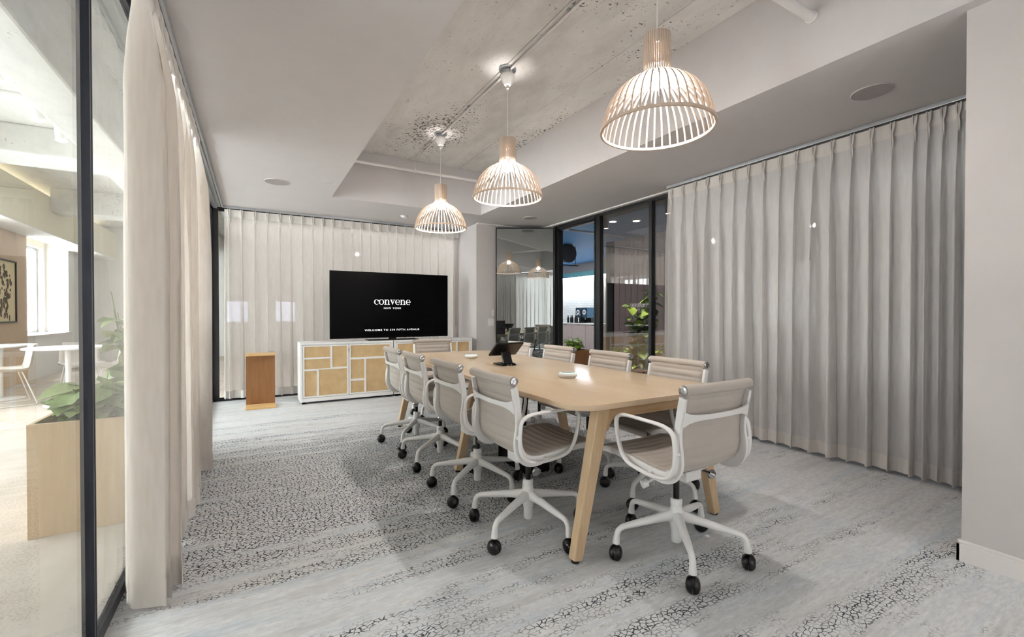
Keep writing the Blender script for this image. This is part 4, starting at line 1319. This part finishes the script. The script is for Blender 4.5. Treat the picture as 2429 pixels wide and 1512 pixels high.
# ------------------------------------------------------------------ sideboards with cane panels
def sideboard(label, x0, x1, lay, nm=('left', 'right')):
    D, Hh, Y = 0.40, 0.795, 6.30
    s = thing('sideboard', label, 'sideboard', ((x0 + x1) / 2, Y, 0), 0, 'white rattan sideboards')
    w = (x1 - x0) / 2
    th = 0.028
    part('top_board', MB().box(-w, w, 0, D, Hh - th, Hh), 'white', s, bevel=0.002)
    part('side_board', MB().box(-w, -w + th, 0, D, 0.03, Hh - th), 'white', s, bevel=0.002)
    part('side_board', MB().box(w - th, w, 0, D, 0.03, Hh - th), 'white', s, bevel=0.002)
    part('bottom_board', MB().box(-w + th, w - th, 0.0, D, 0.03, 0.03 + th + 0.02), 'white', s, bevel=0.002)
    part('back_board', MB().box(-w + th, w - th, D - 0.02, D - 0.01, 0.078, Hh - th), 'white', s)
    for sx in (-1, 1):
        for yy in (0.03, D - 0.05):
            part('foot', MB().box(sx * (w - 0.045) - 0.02, sx * (w - 0.045) + 0.02, yy, yy + 0.03, 0, 0.031), 'blackm', s)
    z0, z1 = 0.082, Hh - th - 0.004
    dwid = (2 * w - 2 * th - 0.012) / 2
    for di in (0, 1):
        a = -w + th + 0.003 + di * (dwid + 0.006)
        dm = MB()
        # door: a white frame with openings cut for each cane panel, built from the panel layout
        cells = lay[di]
        us = sorted(set([0.0, 1.0] + [q for c in cells for q in (c[0], c[1])]))
        vs_ = sorted(set([0.0, 1.0] + [q for c in cells for q in (c[2], c[3])]))
        for i in range(len(us) - 1):
            for j in range(len(vs_) - 1):
                um, vm = (us[i] + us[i + 1]) / 2, (vs_[j] + vs_[j + 1]) / 2
                if any(c[0] < um < c[1] and c[2] < vm < c[3] for c in cells):
                    continue
                dm.box(a + us[i] * dwid, a + us[i + 1] * dwid, 0.002, 0.020, z1 - vs_[j + 1] * (z1 - z0), z1 - vs_[j] * (z1 - z0))
        me = dm.mesh('door')
        bmx = bmesh.new(); bmx.from_mesh(me); bmesh.ops.remove_doubles(bmx, verts=bmx.verts, dist=1e-5)
        bmx.to_mesh(me); bmx.free()
        d = link('door', me, 'white', s)
        for c in cells:
            part('cane_panel', MB().box(a + c[0] * dwid, a + c[1] * dwid, 0.010, 0.014, z1 - c[3] * (z1 - z0), z1 - c[2] * (z1 - z0)), 'cane', d)
        if di == 0:
            part('pull', MB().box(a + dwid - 0.004, a + dwid + 0.008, -0.004, 0.003, z1 - 0.10, z1 - 0.05), 'alu', d, bevel=0.002)
    return s
DA = [(.035, .59, .03, .235), (.035, .59, .268, .455), (.635, .965, .03, .44), (.035, .295, .49, .97), (.34, .965, .475, .97)]
DB = [(.035, .965, .03, .27), (.035, .35, .31, .695), (.395, .965, .31, .97), (.035, .35, .735, .97)]
sideboard('white sideboard with framed cane panels beside the wooden stand', 0.508, 1.700, (DA, DB))
sideboard('white sideboard with framed cane panels next to the white column', 1.712, 2.925, (DB, DA))

# ------------------------------------------------------------------ television with lettering
tv = thing('television', 'large black television on a low stand atop the rattan sideboards', 'television', (1.74, 6.475, 0.795))
TWX, TZ0, TZ1 = 0.852, 0.032, 0.966
part('back_cover', MB().box(-0.80, 0.80, 0.022, 0.05, TZ0 + 0.05, TZ1 - 0.05), 'blackm', tv, bevel=0.01)
part('bezel', MB().box(-TWX, TWX, -0.002, 0.024, TZ0, TZ1), 'blackm', tv, bevel=0.003)
scr = part('screen', MB().box(-TWX + 0.008, TWX - 0.008, -0.0035, -0.001, TZ0 + 0.012, TZ1 - 0.008), 'screen', tv)
st = part('stand', MB().box(-0.05, 0.05, 0.0, 0.03, 0.008, TZ0 + 0.06), 'blackm', tv)
part('stand_foot', MB().box(-0.36, 0.36, -0.10, 0.13, 0.0, 0.010), 'blackm', st, bevel=0.003)

def text_mesh(body, width, cx_, cz, y, sx=1.0, off=0.0, spacing=1.0):
    cu = bpy.data.curves.new('lettering', 'FONT')
    cu.body = body
    cu.align_x = 'CENTER'
    cu.offset = off
    cu.space_character = spacing
    cu.resolution_u = 4
    o = bpy.data.objects.new('lettering', cu)
    COL.objects.link(o)
    dg = bpy.context.evaluated_depsgraph_get()
    me = bpy.data.meshes.new_from_object(o.evaluated_get(dg))
    bpy.data.objects.remove(o)
    xs_ = [v.co.x for v in me.vertices]; ys_ = [v.co.y for v in me.vertices]
    k = width / (max(xs_) - min(xs_))
    mx_, my_ = (max(xs_) + min(xs_)) / 2, (max(ys_) + min(ys_)) / 2
    for v in me.vertices:
        v.co = (cx_ + (v.co.x - mx_) * k, y, cz + (v.co.y - my_) * k / sx)
    return me
Hs = TZ1 - TZ0
YT = -0.0042
o = link('city_lettering', text_mesh('NEW YORK', 0.252, 0.0, TZ0 + Hs * 0.455, YT, 1.28, 0.006, 1.2), 'text', scr)
o['label'] = 'small white capitals reading NEW YORK'
o = link('welcome_lettering', text_mesh('WELCOME TO 530 FIFTH AVENUE', 0.79, 0.0, TZ0 + Hs * 0.120, YT, 1.28, 0.005, 1.2), 'text', scr)
o['label'] = 'white capitals reading WELCOME TO 530 FIFTH AVENUE'

def convene_mesh():
    """the word in a high-contrast serif, drawn letter by letter; x-height 1"""
    mb = MB()
    def poly(p):
        n = len(p)
        mb.add([(x, 0, z) for x, z in p], [tuple(range(n))])
    def strip(outer, inner):
        n = len(outer)
        mb.add([(x, 0, z) for x, z in outer] + [(x, 0, z) for x, z in inner], [(i, i + 1, n + i + 1, n + i) for i in range(n - 1)])
    def arc(cx_, cz, rx, rz, a0, a1, n=28):
        return [(cx_ + rx * math.cos(math.radians(a0 + (a1 - a0) * k / n)), cz + rz * math.sin(math.radians(a0 + (a1 - a0) * k / n))) for k in range(n + 1)]
    def disc(cx_, cz, r):
        poly(arc(cx_, cz, r, r, 0, 345, 15))
    def rect(x0, x1, z0, z1):
        poly([(x0, z0), (x1, z0), (x1, z1), (x0, z1)])
    x = 0.0
    def L_o():
        strip(arc(x + 0.52, 0.5, 0.52, 0.53, 0, 360, 40), arc(x + 0.52, 0.5, 0.315, 0.485, 0, 360, 40)); return 1.04
    def L_c():
        strip(arc(x + 0.50, 0.5, 0.50, 0.53, 48, 318), arc(x + 0.54, 0.5, 0.335, 0.49, 52, 312)); disc(x + 0.80, 0.78, 0.125); return 0.90
    def L_e():
        strip(arc(x + 0.50, 0.5, 0.50, 0.53, 0, 322), arc(x + 0.53, 0.5, 0.315, 0.485, 2, 318)); rect(x + 0.2, x + 0.985, 0.475, 0.53); return 0.98
    def L_n():
        rect(x + 0.16, x + 0.36, 0.0, 0.98); rect(x + 0.03, x + 0.17, 0.94, 1.0)
        rect(x + 0.0, x + 0.52, 0.0, 0.055)
        strip(arc(x + 0.62, 0.62, 0.37, 0.41, 160, 0, 16), arc(x + 0.60, 0.62, 0.20, 0.33, 160, 0, 16))
        rect(x + 0.79, x + 0.99, 0.0, 0.63); rect(x + 0.64, x + 1.15, 0.0, 0.055); return 1.16
    def L_v():
        rect(x - 0.02, x + 0.46, 0.945, 1.0); rect(x + 0.62, x + 1.02, 0.945, 1.0)
        poly([(x + 0.08, 0.96), (x + 0.31, 0.96), (x + 0.60, 0.22), (x + 0.50, -0.03)])
        poly([(x + 0.50, -0.03), (x + 0.555, 0.10), (x + 0.86, 0.96), (x + 0.80, 0.96), (x + 0.535, 0.22)]); return 1.00
    for ch in 'convene':
        x += {'c': L_c, 'o': L_o, 'n': L_n, 'v': L_v, 'e': L_e}[ch]() + 0.045
    return mb, x - 0.045
mb, wtot = convene_mesh()
k = 0.525 / wtot
mb.v = [((x - wtot / 2) * k, YT, TZ0 + Hs * 0.548 + (z - 0.5) * k) for x, _, z in mb.v]
me = bpy.data.meshes.new('name_lettering'); me.from_pydata(mb.v, [], mb.f)
o = link('name_lettering', me, 'text', scr)
o['label'] = 'large white serif lettering reading convene'

# ------------------------------------------------------------------ wooden C-shaped stand by the curtain
cs = thing('side_stand', 'honey brown C-shaped wooden stand before the television curtain', 'stand', (0.07, 6.27, 0))
part('back_panel', MB().box(-0.162, 0.162, 0.28, 0.30, 0.02, 0.655), 'oak_s', cs, bevel=0.002)
part('top_shelf', MB().box(-0.162, 0.162, 0.0, 0.30, 0.655, 0.675), 'oak_st', cs, bevel=0.002)
part('base_shelf', MB().box(-0.162, 0.162, 0.0, 0.30, 0.0, 0.02), 'oak_st', cs, bevel=0.002)

# ------------------------------------------------------------------ things on the table and the wall
tc = thing('touch_console', 'black tilted touch console seen from behind on the conference table', 'console', (1.80, 3.16, TZ))
part('base', MB().box(-0.062, 0.062, 0.0, 0.17, 0.0, 0.012).box(-0.05, 0.05, 0.0, 0.05, 0.012, 0.020), 'blackm', tc, bevel=0.003)
part('neck', MB().beam((0, 0.022, 0.012), (0, 0.068, 0.105), 0.084, 0.016, up=(0, 1, 0.4)), 'black', tc, bevel=0.003)
sc_ = part('display', MB().box(-0.128, 0.128, -0.008, 0.008, -0.085, 0.085), 'black', tc, bevel=0.004, loc=(0, 0.055, 0.132), rot=(math.radians(52), 0, 0))
part('glass_face', MB().box(-0.122, 0.122, 0.008, 0.0085, -0.079, 0.079), 'screen', sc_)
for px in (-0.014, 0.017):
    part('port', MB().box(px - 0.006, px + 0.006, -0.0005, 0.002, 0.004, 0.009), 'alu', tc)
tag(part('cable_grommet', MB().box(-0.10, 0.10, -0.05, 0.05, 0, 0.0015), 'oak_x', None, loc=(1.80, 3.33, TZ + 0.0002)), 'flush wooden cable flap set in the table behind the console', 'cable flap')
for (x, y, lab) in ((1.805, 2.385, 'white round microphone puck with green ring at the near end of the table'), (1.795, 3.89, 'white round microphone puck with green ring beyond the console')):
    p = thing('microphone_puck', lab, 'microphone', (x, y, TZ), 0, 'microphone pucks on the table')
    part('body', MB().lathe([(0.0001, 0.0), (0.050, 0.0), (0.060, 0.008), (0.0635, 0.017), (0.061, 0.025), (0.054, 0.0305)], 40), 'whitep', p, True)
    part('light_ring', MB().lathe([(0.050, 0.030), (0.0545, 0.0303), (0.0535, 0.0325), (0.050, 0.0332)], 40, closed=True), 'led', p, True)
    part('cap', MB().lathe([(0.050, 0.029), (0.050, 0.0335), (0.03, 0.0345), (0.0001, 0.035)], 40), 'spk', p, True)
sp = thing('light_switch', 'white double light switch plate on the column beside the glass door', 'switch', (3.29, 6.37, 1.035))
part('plate', MB().box(-0.058, 0.058, -0.007, 0, -0.06, 0.06), 'trimw', sp, bevel=0.002)
for sx in (-1, 1):
    part('rocker', MB().box(sx * 0.024 - 0.016, sx * 0.024 + 0.016, -0.011, -0.006, -0.033, 0.033), 'whitep', sp, bevel=0.002)
th = thing('thermostat', 'slim white wall sensor above the light switch', 'sensor', (3.325, 6.37, 1.185))
part('plate', MB().box(-0.018, 0.018, -0.012, 0, -0.05, 0.05), 'trimw', th, bevel=0.003)
part('button', MB().box(-0.008, 0.008, -0.014, -0.011, -0.03, -0.018), 'whitep', th)
